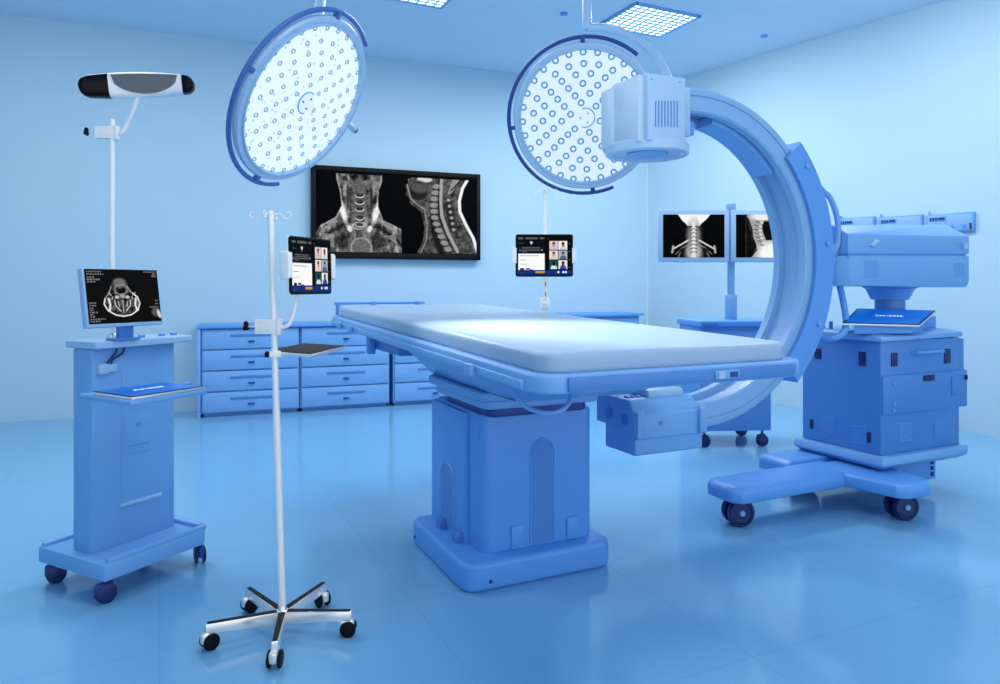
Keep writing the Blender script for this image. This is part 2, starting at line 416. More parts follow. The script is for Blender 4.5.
def pic_xray_front():
    p = Pic(150, 105, 1.43)
    p.put(p.poly([(.35, 0), (1.10, 0), (1.00, .12), (.90, .20), (.86, .26), (.57, .26), (.52, .20), (.44, .13)]), 1)
    p.put(p.e(.715, .5, .16, .34, .8), .55); p.put(p.e(.715, .88, .2, .22, .7), .7)
    p.put(p.line([(.715, .2), (.715, 1)], .10, .05), .92)
    for sx in (-1, 1):
        X = lambda d: .715 + sx * d
        p.put(p.line([(X(.13), .60), (X(.30), .70), (X(.48), .80)], .035, .02), .92)
        p.put(p.line([(X(.48), .74), (X(.50), .88)], .05, .03), .75)
        p.put(p.line([(X(.10), .70), (X(.25), .76), (X(.42), .92)], .02, .02), .6); p.put(p.line([(X(.08), .82), (X(.30), .86), (X(.36), 1)], .022, .02), .6)
        p.put(p.e(X(.27), .84, .07, .045, .6), .08)
        for k in range(8): p.put(p.e(X(.055), .28 + .085 * k, .022, .018, .4), .15, .8)
    for k in range(7): p.put(p.line([(.69, .33 + .09 * k), (.74, .33 + .09 * k)], .018, .01), .25, .8)
    p.add(p.noise(30, 6) - .5, .07); return p
def pic_xray_side():
    p = Pic(150, 105, 1.43); p.im[:] = .03
    p.put(p.rect(0, .22, 0, 1), .005); p.put(p.rect(.22, .25, 0, 1), .14)
    p.put(p.poly([(.25, 0), (.95, 0), (.93, .12), (.66, .10), (.60, .30), (.64, .45), (.70, .60), (1.25, .62), (1.43, .75), (1.43, 1), (.35, 1), (.50, .84), (.46, .66), (.36, .45), (.30, .25)]), .66)
    p.put(p.e(.95, .90, .45, .28, .5), 1); p.put(p.e(.70, .05, .35, .10, .6), .95); p.put(p.e(.95, .35, .28, .22, .5), .02)
    for k, (x, y) in enumerate([(.50, .16), (.47, .25), (.46, .34), (.475, .43), (.50, .52), (.545, .61), (.60, .70)]):
        p.put(p.line([(x - .04, y), (x + .05, y + .02)], .018), .12); p.put(p.e(x + .1, y + .03, .04, .02, .4, 15), .9)
    p.put(p.line([(.27, .1), (.36, .35), (.38, .6)], .05, .03), .1); p.add(p.noise(25, 8) - .5, .06); return p
def pic_tablet():
    p = Pic(174, 132, 1.32); bg = .02; p.im[:] = bg
    N = (.03, .04, .06)
    p.put(p.rect(.0, .66, .0, .45), N)
    for x0, x1 in ((.03, .15), (.20, .50), (.55, .66)): p.put(p.rect(x0, x1, .045, .085), .38)
    p.put(p.rect(.04, .10, .17, .20), .25); p.put(p.e(.345, .17, .035, .03, .3) + p.line([(.345, .16), (.345, .22)], .02), .85)
    p.put(p.rect(.10, .18, .185, .195), .35)
    p.put(p.rect(.02, .65, .28, .45), (.07, .09, .14))
    for k in range(4):
        p.put(p.line([(.12, .30 + .035 * k), (.55 if k < 3 else .24, .30 + .035 * k)], .012), .6, .8)
    p.put(p.e(.07, .37, .02, .025, .3), (.3, .45, .8)); p.put(p.e(.60, .36, .014, .02, .3), .7)
    p.put(p.rect(.03, .67, .455, .87), (1, 1, 1))
    p.put(p.rect(.07, .52, .50, .512), (.6, .6, .68)); p.put(p.rect(.07, .22, .605, .62), (.5, .55, .62)); p.put(p.rect(.07, .28, .71, .722), (.5, .55, .65))
    p.put(p.rect(.0, 1.32, .875, .985), (.04, .2, .48))
    p.put(p.e(.345, .875, .05, .025, .3), (.04, .2, .48))
    p.put(p.rect(.07, .17, .82, .875), .12); p.put(p.rect(.21, .31, .82, .86), .2); p.put(p.rect(.06, .22, .925, .94), .25)
    p.put(p.rect(.45, .67, .895, .945), (.93, .58, .2))
    for x in (1.0, 1.12, 1.18): p.put(p.e(x, .92, .025, .028, .3), 1)
    cols = [((.88, .83, .84), (.75, .55, .48), (.78, .76, .82)), ((.96, .95, .95), (.55, .32, .24), (.85, .82, .84)), ((.93, .88, .85), (.82, .60, .48), (.9, .8, .76)),
            ((.62, .75, .80), (.72, .52, .46), (.35, .38, .5)), ((.08, .32, .36), (.12, .10, .12), (.85, .92, .98)), ((.93, .92, .88), (.45, .25, .18), (.2, .28, .72))]
    for k, (b, f, sh) in enumerate(cols):
        x0 = .78 + .225 * (k % 2); y0 = .13 + .245 * (k // 2); m = p.rect(x0, x0 + .21, y0, y0 + .225)
        p.put(m, b); p.put(p.e(x0 + .11, y0 + .22, .08, .10, .2) * m, sh); p.put(p.e(x0 + .11, y0 + .09, .035, .055, .25) * m, f)
        p.put(p.e(x0 + .11, y0 + .055, .036, .028, .3) * m, (.15, .1, .08), .8)
    p.put(p.rect(.75, .77, .07, .09), .5)
    for k in range(4): p.put(p.e(1.27, .2 + .2 * k, .01, .014, .3), .6)
    return p
PT = pic_tablet()

# ------------------------------------------------------------------ the room
XL, XR, YB, YF, ZC = -3.2, 5.54, 7.54, -2.0, 3.72
struct(MB().box(XL - .1, XR + 2.0, YF, YB + .6, -.1, 0).build('floor', M_floor, smooth=False), 'glossy pale blue tiled floor')
struct(MB().box(XL - .1, XR + 2.0, YF, YB + .6, ZC, ZC + .1).build('ceiling', M_ceil, smooth=False))
PIV = Vector((2.3, YB, 0)); BACK = Matrix.Translation(PIV) @ Matrix.Rotation(R(-4.5), 4, 'Z') @ Matrix.Translation(-PIV)
COR = Vector((5.53, 7.286, 0)); RIGHT = Matrix.Translation(COR) @ Matrix.Rotation(R(10.5), 4, 'Z') @ Matrix.Translation(-Vector((XR, COR.y, 0)))
def against(m, *things):
    for o in things: o.matrix_basis = m @ (Matrix.Translation(o.location) @ o.rotation_euler.to_matrix().to_4x4())
struct(MB().box(XL - 1, 5.538, YB, YB + .1, 0, ZC).build('wall_back', M_wall, smooth=False)).matrix_basis = BACK
struct(MB().box(XR, XR + .1, -2.2, COR.y + .0, 0, ZC).build('wall_right', M_wall, smooth=False)).matrix_basis = RIGHT
struct(MB().box(XL - .1, XL, YF, YB + .4, 0, ZC).build('wall_left', M_wall, smooth=False))

# ceiling lights
def ceiling_light(x0, x1, y0, y1, label):
    t = thing('ceiling_light', label, 'ceiling light', ((x0 + x1) / 2, (y0 + y1) / 2, ZC), group='square louvred ceiling lights')
    MB().box(x0 + .01, x1 - .01, y0 + .01, y1 - .01, ZC - .012, ZC - .002).build('diffuser', M_lite, t)
    f = MB()
    for a, b, c, d in ((x0 - .015, x0 + .01, y0 - .015, y1 + .015), (x1 - .01, x1 + .015, y0 - .015, y1 + .015), (x0, x1, y0 - .015, y0 + .01), (x0, x1, y1 - .01, y1 + .015)):
        f.box(a, b, c, d, ZC - .022, ZC)
    f.build('frame', M_blue, t)
    g = MB()
    for k in range(1, 9):
        x = x0 + (x1 - x0) * k / 9; g.box(x - .005, x + .005, y0, y1, ZC - .022, ZC - .0125)
        y = y0 + (y1 - y0) * k / 9; g.box(x0, x1, y - .005, y + .005, ZC - .022, ZC - .0125)
    g.build('louvre_grid', M_blue, t)
ceiling_light(3.76, 4.46, 5.12, 5.69, 'square louvred ceiling light above the curved scanner arm')
ceiling_light(1.55, 2.25, 5.36, 5.93, 'square louvred ceiling light cut by the top edge above the wide wall screen')
for x, y, lb in ((3.316, 5.60, 'small flat round ceiling detector left of the louvred light'), (5.40, 5.25, 'small flat round ceiling detector near the right wall')):
    tag(MB().cyl((x, y, ZC), (x, y, ZC - .02), .035, .03, bev=.004).build('ceiling_detector', M_mid), lb, 'ceiling detector')

# ------------------------------------------------------------------ drawer cabinets on the back wall
def drawer_cabinet(x0, x1, label, first=False, zt=.84, n=4):
    t = thing('drawer_cabinet', label, 'cabinet', ((x0 + x1) / 2, 7.3, 0), group='drawer cabinets along the back wall')
    b = MB().box(x0, x1, 7.12, YB - .004, .035, zt)
    b.box(x0 + .02, x1 - .02, 7.16, YB - .004, 0, .035)
    b.build('body', M_cab, t)
    hz = (zt - .045) / n
    for k in range(n):
        z0 = .04 + hz * k
        d = MB().box(x0 + .012, x1 - .012, 7.095, 7.12, z0 + .007, z0 + hz - .007, .004).build('drawer', M_cab, t)
        xc = (x0 + x1) / 2
        MB().box(xc - .19, xc + .19, 7.088, 7.0949, z0 + hz * .62, z0 + hz * .62 + .022, .003).build('label_strip', M_cabd, d)
        MB().hull([(xc - .035, 7.094, z0 + hz * .42), (xc + .035, 7.094, z0 + hz * .42), (xc - .02, 7.07, z0 + hz * .36), (xc + .02, 7.07, z0 + hz * .36), (xc - .025, 7.094, z0 + hz * .32), (xc + .025, 7.094, z0 + hz * .32)], .003).build('pull', M_dark, d)
    return t
dc1 = drawer_cabinet(.38, 1.275, 'drawer cabinet at the left end of the row, behind the wheeled pole stand')
dc2 = drawer_cabinet(1.285, 2.17, 'drawer cabinet second from the left, beside the far end of the table')
dc3 = drawer_cabinet(2.21, 3.10, 'drawer cabinet third from the left, mostly hidden behind the table', n=4)
MB().box(.345, .377, 7.08, YB - .004, 0, .839, .002).build('end_panel', M_cab, dc1)
wt = MB().box(.345, 3.12, 7.07, YB - .004, .8405, .868, .004)
wtop = tag(wt.build('worktop', M_mid), 'continuous blue worktop running over the drawer cabinets', 'worktop')
t = thing('sideboard_cabinet', 'low cabinet in the back right corner, behind the middle of the table', 'cabinet', (4.55, 7.3, 0))
MB().box(3.95, 5.15, 7.12, YB - .004, 0, .89).build('body', M_cab, t)
MB().box(3.93, 5.19, 7.06, YB - .004, .89, .92, .004).build('top', M_mid, t)
for x in (4.0, 4.58): MB().box(x, x + .55, 7.10, 7.12, .05, .86, .004).build('door', M_cab, t)

against(BACK, dc1, dc2, dc3, wtop, t)
# ------------------------------------------------------------------ big wall screen
t = thing('wall_screen', 'wide black wall screen showing two neck scans side by side', 'screen', (2.37, YB, 1.5))
x0, x1, z0, z1 = 1.425, 3.285, 1.53, 2.50
fr = MB()
fr.box(x0, x1, 7.47, YB, z0, z1, .006)
fr.build('housing', M_black, t)
b_ = MB()
for a, b, c, d in ((x0, x0 + .045, z0, z1), (x1 - .045, x1, z0, z1), (x0, x1, z0, z0 + .06), (x0, x1, z1 - .05, z1)): b_.box(a, b, 7.455, 7.472, c, d, .003)
b_.build('bezel', M_black, t)
show(pic_neck(), 'display', Matrix.Translation((2.36, 7.4695, 2.02)) @ Matrix.Rotation(R(90), 4, 'X'), x1 - x0 - .085, z1 - z0 - .105, t)
against(BACK, t)

# ------------------------------------------------------------------ wall alarm panels on the right wall
def gas_panel(y0, y1, z0, z1, lab, black):
    t = thing('alarm_panel', lab, 'wall panel', (XR, (y0 + y1) / 2, z0), group='alarm panels on the right wall')
    L = y1 - y0
    MB().box(XR - .03, XR, y0, y1, z0, z1, .004).build('backplate', M_mid, t)
    MB().box(XR - .036, XR - .028, y0 + .012, y1 - .012, z0 + .012, z1 - .012, .003).build('face', M_post, t)
    MB().box(XR - .042, XR - .034, y1 - L * .42, y1 - L * .06, z1 - .06, z1 - .022, .003).build('display', M_mid, t)
    m = MB()
    for k in range(3): m.box(XR - .046, XR - .041, y1 - L * .12 - .022 * k, y1 - L * .12 - .022 * k + .012, z1 - .053, z1 - .03)
    m.box(XR - .046, XR - .041, y1 - L * .40, y1 - L * .27, z1 - .050, z1 - .032)
    m.build('digits', M_navy, t)
    for q in (.55, .80): MB().cyl((XR - .036, y1 - L * q, z0 + .05), (XR - .055, y1 - L * q, z0 + .05), .012).build('knob', M_mid, t)
    MB().cyl((XR - .02, y1 - .02, z1 - .002), (XR - .02, y1 - .02, z1 + .028), .008).build('beacon', M_mid, t)
    if black: MB().box(XR - .042, XR - .034, y0 + .018, y0 + .034, z0 + .02, z0 + .07).build('tag', M_navy, t)
    against(RIGHT, t)
def rwall(u, v):
    # distance along the right wall and height of an image point lying on it
    r = (u - 500) / F; k = (r * _c + _s) / (-r * _s + _c); sn, cs = math.sin(R(10.5)), math.cos(R(10.5))
    q = (k * COR.y - COR.x) / (sn + k * cs); D = (COR.x + q * sn) * _s + (COR.y - q * cs) * _c
    return COR.y - q, H + (HY - v) / F * D
gas_panel(rwall(876, 0)[0], rwall(840, 0)[0], rwall(876, 240)[1], rwall(860, 217.5)[1], 'leftmost of the three alarm panels on the right wall', False)
gas_panel(rwall(924, 0)[0], rwall(880, 0)[0], rwall(902, 237)[1], rwall(902, 216)[1], 'middle one of the three alarm panels on the right wall', False)
gas_panel(rwall(976, 0)[0], rwall(928, 0)[0], rwall(952, 232.5)[1], rwall(952, 213.5)[1], 'alarm panel furthest right on the wall, with a dark tag', True)

# ------------------------------------------------------------------ surgical lamps
def surgical_lamp(c, n, up, rad, label, a0, a1, clips, leds, loc, lensm, railm):
    Mx = frame(c, n, up)
    t = thing('surgical_lamp', label, 'surgical lamp', loc)
    k = rad
    h = MB().lathe([(0, -.11 * k), (.55 * k, -.10 * k), (.88 * k, -.05 * k), (.99 * k, .02 * k), (1.0 * k, .07 * k), (.985 * k, .10 * k), (.93 * k, .105 * k), (.90 * k, .09 * k), (.895 * k, .05 * k), (0, .05 * k)], 96, Mx)
    h.build('housing', M_lamp, t)
    MB().lathe([(0, .055 * k), (.892 * k, .055 * k), (.892 * k, .07 * k), (0, .085 * k)], 96, Mx).build('light_face', M_fleck if leds[2] else M_led, t)
    MB().lathe([(.905 * k, .08 * k), (.93 * k, .08 * k), (.925 * k, .118 * k), (.905 * k, .118 * k), (.905 * k, .08 * k)], 96, Mx).build('trim_ring', M_pale, t)
    # handle rail
    pts = [(1.065 * k * math.cos(R(a)), 1.065 * k * math.sin(R(a)), .06 * k) for a in np.linspace(a0, a1, 60)]
    MB().tube(pts, .0125 * k / .46, 10, Mx).build('handle_rail', railm, t)
    for a in clips:
        ca, sa = math.cos(R(a)), math.sin(R(a))
        m = MB().box(.97 * k, 1.075 * k, -.03 * k, .03 * k, .035 * k, .10 * k, .004, M=Mx @ Matrix.Rotation(R(a), 4, 'Z'))
        m.build('rail_bracket', railm, t)
    # hub
    pts = [(.13 * k * math.cos(R(a)), .13 * k * math.sin(R(a)), .10 * k) for a in np.linspace(-110, 110, 24)]
    if leds[2]: pts = [(-x, y, z) for x, y, z in pts]
    MB().lathe([(0, .08 * k), (.13 * k, .08 * k), (.12 * k, .10 * k), (0, .105 * k)], 32, Mx).build('hub', M_led, t)
    MB().tube(pts, .008 * k, 6, Mx).build('hub_ring', M_blue, t)
    for q in range(3):
        a = R(60 + 120 * q); MB().cyl((.07 * k * math.cos(a), .07 * k * math.sin(a), .10 * k), (.07 * k * math.cos(a), .07 * k * math.sin(a), .112 * k), .011 * k, n=8, M=Mx).build('screw', M_dark, t)
    # led lenses
    r0 = leds[0]; proto = None
    rings = [(.87, 28), (.72, 22), (.59, 18), (.46, 14), (.33, 10), (.21, 6)]
    for rr, cnt in rings:
        for j in range(cnt):
            a = 2 * math.pi * (j + .37 * rr * 10 % 1) / cnt
            if proto is None:
                m = MB().lathe([(r0 * .55, 0), (r0, 0), (r0 * 1.02, .006 * k), (r0 * .8, .014 * k), (r0 * .55, .007 * k), (r0 * .55, 0)], 14)
                proto = m.build('led_lens', lensm, t, local=True); o = proto
            else:
                o = proto.copy(); C.objects.link(o); o.parent = t
            loc3 = Vector((rr * k * math.cos(a), rr * k * math.sin(a), .082 * k - .015 * k * rr))
            Mw = Matrix.Translation(Vector(loc)).inverted() @ Mx @ Matrix.Translation(loc3)
            o.matrix_local = Mw @ Matrix.Diagonal((leds[1], leds[1], 1, 1))
    return t, Mx

def ray_frame(u, v, D, rc, uc, tc):
    """centre and normal given by components along ray-right, ray-up, toward the camera"""
    c = W(u, v, D); e = (c - Vector((0, 0, H))).normalized(); r = e.cross(Vector((0, 0, 1))).normalized(); up = r.cross(e)
    return c, (r * rc + up * uc - e * tc).normalized()
cR, nR = ray_frame(585, 117, 4.45, .05, -.10, .99)
tR, MR = surgical_lamp(cR, nR, (0, 0, 1), .445, 'round surgical lamp facing forward, partly behind the scanner head', 50, 293, (93, 187, 277), (.021, 1.0, 0), (cR.x, cR.y, cR.z), M_lens, M_dark)
mb = MB()
px = W(587, 20, 4.75)
mb.cyl((px.x, px.y, ZC), (px.x, px.y, W(587, 30, 4.75).z), .03, bev=.005)
mb.build('ceiling_post', M_lamp, tR)
mb = MB()
arc = [W(587, 28, 4.75), W(605, 28, 4.75), W(630, 36, 4.72), W(652, 52, 4.68), W(666, 72, 4.64), W(673, 98, 4.60), W(668, 118, 4.55), W(655, 124, 4.50)]
mb.tube(arc, .028, 12, smooth=6).build('support_arm', M_lamp, tR)
MB().cyl((px.x, px.y, ZC - .05), (px.x, px.y, ZC), .11, .13, bev=.01).build('ceiling_flange', M_lamp, tR)

cL, nL = ray_frame(300, 99, 3.55, .705, -.397, .588)
tL, ML = surgical_lamp(cL, nL, (0, 0, 1), .437, 'round surgical lamp tilted downward above the wide wall screen', 58, 285, (100, 175, 262), (.013, 1.0, 1), (cL.x, cL.y, cL.z), M_lensp, M_rail)
kb = ML @ Vector((.437, -.02, .02)); kd = (ML.to_3x3() @ Vector((1, -.15, .0))).normalized()
MB().cyl(kb, kb + kd * .10, .018, bev=.004).build('side_handle', M_lamp, tL)
MB().cyl(kb + kd * .10, kb + kd * .112, .019, bev=.003).build('handle_cap', M_navy, tL)
bk = ML @ Vector((0, 0, -.05)); tq = W(322, 0, 4.1); top = Vector((tq.x, tq.y, 3.0))
MB().tube([bk, ML @ Vector((0, .05, -.2)), (bk + top) / 2 + Vector((0, 0, -.12)), top, Vector((top.x, top.y, ZC))], .03, 12, smooth=8).build('support_arm', M_lamp, tL)
MB().cyl((top.x, top.y, ZC - .05), (top.x, top.y, ZC), .11, .13, bev=.01).build('ceiling_flange', M_lamp, tL)

# ------------------------------------------------------------------ operating table
TX0, TX1, TY0, TY1, TZ = 1.0, 1.98, 1.80, 4.48, 1.052
T = thing('operating_table', 'pale blue operating table on a boxy pedestal in the centre of the room', 'operating table', (1.5, 2.98, 0))
TI = Matrix.Translation((0, TY0, TZ)) @ Matrix.Rotation(R(1.45), 4, 'X') @ Matrix.Translation((0, -TY0, -TZ))
mt_ = MB().slab(TX0, TX1, TY0, TY1, TZ - .066, TZ, .07, .018, TI).build('mattress', M_matt, T)
m = MB().box(TX0 + .02, TX1 - .02, 3.6, 3.603, TZ - .002, TZ + .0006, M=TI); m.box(TX0 - .0006, TX0 + .002, 2.52, 2.523, TZ - .05, TZ - .015, M=TI); m.build('seam', M_blue, mt_)
MB().slab(TX0 - .035, TX1 + .055, TY0 - .03, TY1 + .03, TZ - .118, TZ - .060, .085, .012, TI).build('tabletop', M_blue, T)
MB().box(TX0 + .06, TX1 - .02, TY0 - .040, TY0 - .029, TZ - .110, TZ - .068, .004, M=TI).build('end_rail', M_deep, T, label='dark blue end rail')
for s, x in ((0, TX0 - .038), (1, TX1 + .046)):
    MB().box(x - .006, x + .014, TY0 + .06, TY1 - .06, TZ - .112, TZ - .084, .004, M=TI).build('side_rail', M_blue, T)
for y in (2.22, 3.9, 4.15):
    MB().box(TX0 - .066, TX0 - .046, y - .028, y + .028, TZ - .118, TZ - .078, .005, M=TI).build('rail_clamp', M_blue, T)
m = MB()
m.box(1.60, 1.70, TY0 - .046, TY0 - .039, TZ - .103, TZ - .075, .003, M=TI)
lat = m.build('rail_latch', M_blue, T)
m = MB(); m.box(1.61, 1.635, TY0 - .050, TY0 - .045, TZ - .100, TZ - .078, M=TI); m.build('latch_plate', M_pale, lat)
m = MB(); m.box(1.66, 1.69, TY0 - .050, TY0 - .045, TZ - .098, TZ - .080, M=TI); m.build('latch_key', M_dark, lat)
m = MB()
m.cyl((TX0 + .0, TY1 + .05, TZ + .012), (TX0 + .60, TY1 + .05, TZ + .012), .008, n=10, M=TI)
for x in (TX0 + .02, TX0 + .25, TX0 + .55): m.box(x - .012, x + .012, TY1 + .02, TY1 + .06, TZ - .10, TZ + .022, .003, M=TI)
m.build('head_rail', M_mid, T)
# underframe
MB().hull([(1.10, 2.05, .945), (1.85, 2.05, .945), (1.10, 3.62, .975), (1.85, 3.62, .975), (1.22, 2.42, .80), (1.74, 2.42, .80), (1.22, 3.32, .80), (1.74, 3.32, .80), (1.16, 2.3, .84), (1.8, 2.3, .84)], .035, 3).build('underframe', M_blue, T)
MB().box(1.10, 1.84, 3.50, 4.02, .885, .985, .012).build('drive_box', M_deep, T)
MB().box(1.06, 1.10, 3.93, 3.99, .86, .975, .006).build('hanger_bracket', M_mid, T)
MB().slab(1.17, 1.80, 2.62, 3.30, .775, .815, .06, .012).build('neck_cover', M_blue, T)
MB().slab(1.20, 1.77, 2.66, 3.26, .735, .775, .05, .012).build('neck_cover', M_blue, T)
MB().slab(1.24, 1.73, 2.70, 3.22, .695, .737, .05, .01).build('neck', M_dark, T)
# pedestal
P0x, P1x, P0y, P1y = 1.225, 1.775, 2.735, 3.33
MB().slab(P0x, P1x, P0y, P1y, .11, .70, .05, .015).build('pedestal', M_mid, T)
MB().slab(P0x - .02, P0x + .012, P0y + .155, P1y - .02, .11, .69, .012, .004).build('side_panel', M_mid, T)
def arch(w, h, n=12):
    return [(-w / 2, 0), (w / 2, 0)] + [(w / 2 * math.cos(R(a)), h - w / 2 + w / 2 * math.sin(R(a))) for a in np.linspace(0, 180, n)]
Mfr = Matrix.Translation((1.51, P0y, .13)) @ Matrix.Rotation(R(90), 4, 'X')
m = MB().prism(arch(.105, .44), -.002, .004, Mfr); sl = m.build('slot_panel', M_deep, T, label='tall arched recess panel on the front')
m = MB()
rim = [(-.058, 0, 0), (-.058, .39, 0)] + [(.058 * math.cos(R(a)), .39 + .058 * math.sin(R(a)), 0) for a in np.linspace(170, 10, 10)] + [(.058, .39, 0), (.058, 0, 0)]
m.tube(rim, .006, 6, Mfr); m.build('slot_rim', M_mid, T)
Msd = Matrix.Translation((P0x - .02, 3.09, .14)) @ Matrix.Rotation(R(-90), 4, 'Z') @ Matrix.Rotation(R(90), 4, 'X')
MB().prism(arch(.15, .28), -.002, .004, Msd).build('slot_panel', M_deep, T, label='arched recess panel on the side')
m = MB(); rim = [(-.08, 0, 0), (-.08, .21, 0)] + [(.08 * math.cos(R(a)), .21 + .075 * math.sin(R(a)), 0) for a in np.linspace(170, 10, 10)] + [(.08, .21, 0), (.08, 0, 0)]
m.tube(rim, .006, 6, Msd); m.build('slot_rim', M_mid, T)
for x in (1.385, 1.66): MB().box(x - .03, x + .03, P0y - .010, P0y + .01, .12, .22, .004).build('foot_pad', M_mid, T)
for y in (2.93, 3.13): MB().box(P0x - .055, P0x - .01, y - .025, y + .025, .11, .165, .006).build('floor_lock', M_deep, T)
m = MB()
m.slab(1.105, 1.825, 2.645, 3.345, 0.0, .118, .07, .022)
m.build('base', M_mid, T)
for p in ((1.105, 3.26, .045), (1.22, 2.645, .04)): MB().ball(p, .008).build('screw', M_dark, T)
MB().tube([W(515, 392, 2.42), W(519, 400, 2.40), W(528, 408, 2.38), (W(545, 413, 2.36)), W(560, 411, 2.36), W(569, 403, 2.38), W(571, 392, 2.42)], .008, 8, smooth=6).build('cable', M_blue, T)
MB().tube([(1.10, 2.45, .93), (1.11, 2.35, .905), (1.14, 2.22, .90), (1.18, 2.18, .93)], .008, 8, smooth=6).build('cable', M_dark, T)

# ------------------------------------------------------------------ pole clamp, tablets (shared makers)
def tablet_parts(t, Mx, w_, h_):
    """tablet centred at Mx, local Z towards the viewer"""
    MB().box(-w_ / 2, w_ / 2, -h_ / 2, h_ / 2, -.012, -.0005, .004, M=Mx).build('back_shell', M_white, t)
    b = MB().slab(-w_ / 2, w_ / 2, -h_ / 2, h_ / 2, -.004, .002, .012, .0015, Mx).build('bezel', M_gloss, t)
    show(PT, 'display', Mx @ Matrix.Translation((0, 0, .0028)), w_ * .945, h_ * .93, t)
def tablet_holder(t, Mx, w_, h_):
    MB().box(-.06, .06, -.05, .05, -.034, -.0125, .006, M=Mx).build('mount_plate', M_white, t)
    m = MB().box(-w_ / 2 - .012, w_ / 2 + .012, -.02, .02, -.024, -.0125, .003, M=Mx)
    m.build('cross_bar', M_white, t)
    for s in (-1, 1):
        x = s * (w_ / 2 + .006)
        m = MB().box(min(x, x + s * .014), max(x, x + s * .014), -.05, .05, -.028, .010, .007, 3, M=Mx)
        m.box(min(x + s * .014, x - s * .012), max(x + s * .014, x - s * .012), -.045, .045, .0035, .010, .003, M=Mx)
        m.build('side_grip', M_white, t)
def pole_clamp(t, p, along, up=Vector((0, 0, 1))):
    """C clamp beside a pole at p, screw pointing along 'along'"""
    a = Vector(along).normalized(); M = frame(p, Vector((0, 0, 1)).cross(a) * -1, (0, 0, 1)); M = Matrix.Translation(Vector(p)) @ Matrix((a, Vector((0, 0, 1)).cross(a), Vector((0, 0, 1)))).transposed().to_4x4()
    m = MB()
    m.box(-.015, .060, -.014, .014, .014, .026, .003, M=M); m.box(-.015, .060, -.014, .014, -.026, -.014, .003, M=M)
    m.box(-.028, -.012, -.018, .018, -.03, .03, .004, M=M); m.box(.054, .066, -.014, .014, -.026, .026, .003, M=M)
    m.box(-.02, .058, .004, .014, -.02, .02, .002, M=M)
    cl = m.build('clamp_body', M_white, t)
    sc_ = MB().cyl((.018, 0, 0), (.094, 0, 0), .0035, n=10, M=M).build('clamp_screw', M_chrome, t)
    k = MB().cyl((.092, 0, 0), (.108, 0, 0), .011, n=16, M=M, bev=.002)
    for q in range(3):
        an = R(90 + 120 * q); k.ball((.101, .012 * math.cos(an), .012 * math.sin(an)), .0085, M=M, n=10)
    k.build('clamp_knob', M_black, sc_)
def hook_set(t, p, d):
    """four-way drip hooks at the pole tip p"""
    d = Vector(d).normalized(); p = Vector(p); z = Vector((0, 0, 1)); q = d.cross(z)
    m = MB()
    for ax, s, l in ((d, 1, 1), (d, -1, 1), (q, 1, 1), (q, -1, 1)):
        e = ax * s
        m.tube([p, p + e * .02 - z * .004, p + e * .035 + z * .001, p + e * .05 - z * .016, p + e * .064 - z * .018, p + e * .074 - z * .006, p + e * .068 + z * .006, p + e * .058 + z * .002], .0022, 6, smooth=4)
    m.ball(p, .008, n=10)
    m.build('hook_cross', M_pole, t)

# ------------------------------------------------------------------ wheeled infusion stand in front
S = Vector((.40, 2.662, 0))
t = thing('infusion_stand', 'chrome five-wheeled pole stand standing in front, left of the table', 'pole stand', S)
m = MB().cyl((S.x, S.y, .034), (S.x, S.y, .080), .022, bev=.003); m.cyl((S.x, S.y, .078), (S.x, S.y, .096), .017, .013)
m.build('hub', M_chrome, t)
pt = S + Vector((0, 0, 1.518)) - CAMR * .043
MB().tube([S + Vector((0, 0, .078)), S + Vector((0, 0, .80)) - CAMR * .043 * .49], .0135, 16).build('lower_tube', M_pole, t)
MB().tube([S + Vector((0, 0, .78)) - CAMR * .043 * .476, pt], .0115, 16).build('pole', M_pole, t)
hook_set(t, pt - Vector((0, 0, .01)), CAMR)
def caster(t, p, ang, r=.028, hood=M_chrome, wheel=M_black, name='caster', wd=.016, zt=.075, hub=None, fork=M_chrome):
    """twin-wheel caster touching the floor at p, rolling along ang"""
    d = Vector((math.cos(ang), math.sin(ang), 0)); q = Vector((-d.y, d.x, 0)); c = Vector((p[0], p[1], r))
    m = MB(); m.cyl(c + Vector((0, 0, r * .3)) , Vector((p[0], p[1], zt)), r * .22, n=12)
    Mx = Matrix.Translation(c) @ Matrix((d, q, Vector((0, 0, 1)))).transposed().to_4x4()
    m.box(-r * 1.08, r * .75, -wd * 1.05, wd * 1.05, -r * .25, r * 1.12, r * .3, 3, M=Mx)
    f = m.build(name, fork, t)
    for s in (-1, 1):
        w_ = MB().cyl(c + q * s * wd * 1.02, c + q * s * wd * 1.75, r, n=28, bev=r * .12).build('wheel', wheel, f)
    return f
for k, a in enumerate((184, 256, 328, 40, 112)):
    d = Vector((math.cos(R(a)), math.sin(R(a)), 0)); q = Vector((-d.y, d.x, 0)); L = .245
    L = (.245, .245, .245, .225, .235)[k]
    def cr(s_, w_, za, zb): return [S + d * s_ + q * w_ + Vector((0, 0, za)), S + d * s_ - q * w_ + Vector((0, 0, za)), S + d * s_ + q * w_ * .8 + Vector((0, 0, zb)), S + d * s_ - q * w_ * .8 + Vector((0, 0, zb))]
    lg = MB().hull(cr(.012, .016, .036, .078) + cr(L + .014, .013, .056, .090), .003).build('leg', M_chrome, t)
    MB().hull(cr(.02, .012, .0775, .0800) + cr(L + .008, .009, .0895, .0915), .0006).build('leg_top_reflection', M_tray, lg)  # dark strip paints in the dark reflection on the chrome leg top
    caster(t, S + d * L, R((20, 66, -20, 110, 20)[k]), .0285, zt=.066, wd=.013)
cp = S + Vector((0, 0, 1.10)) - CAMR * .043 * .70
pole_clamp(t, cp, -CAMR)
td = Vector((.704, .710, 0)); tn = Vector((.71, -.704, 0)).normalized()
tc = W(311, 266, 2.62)
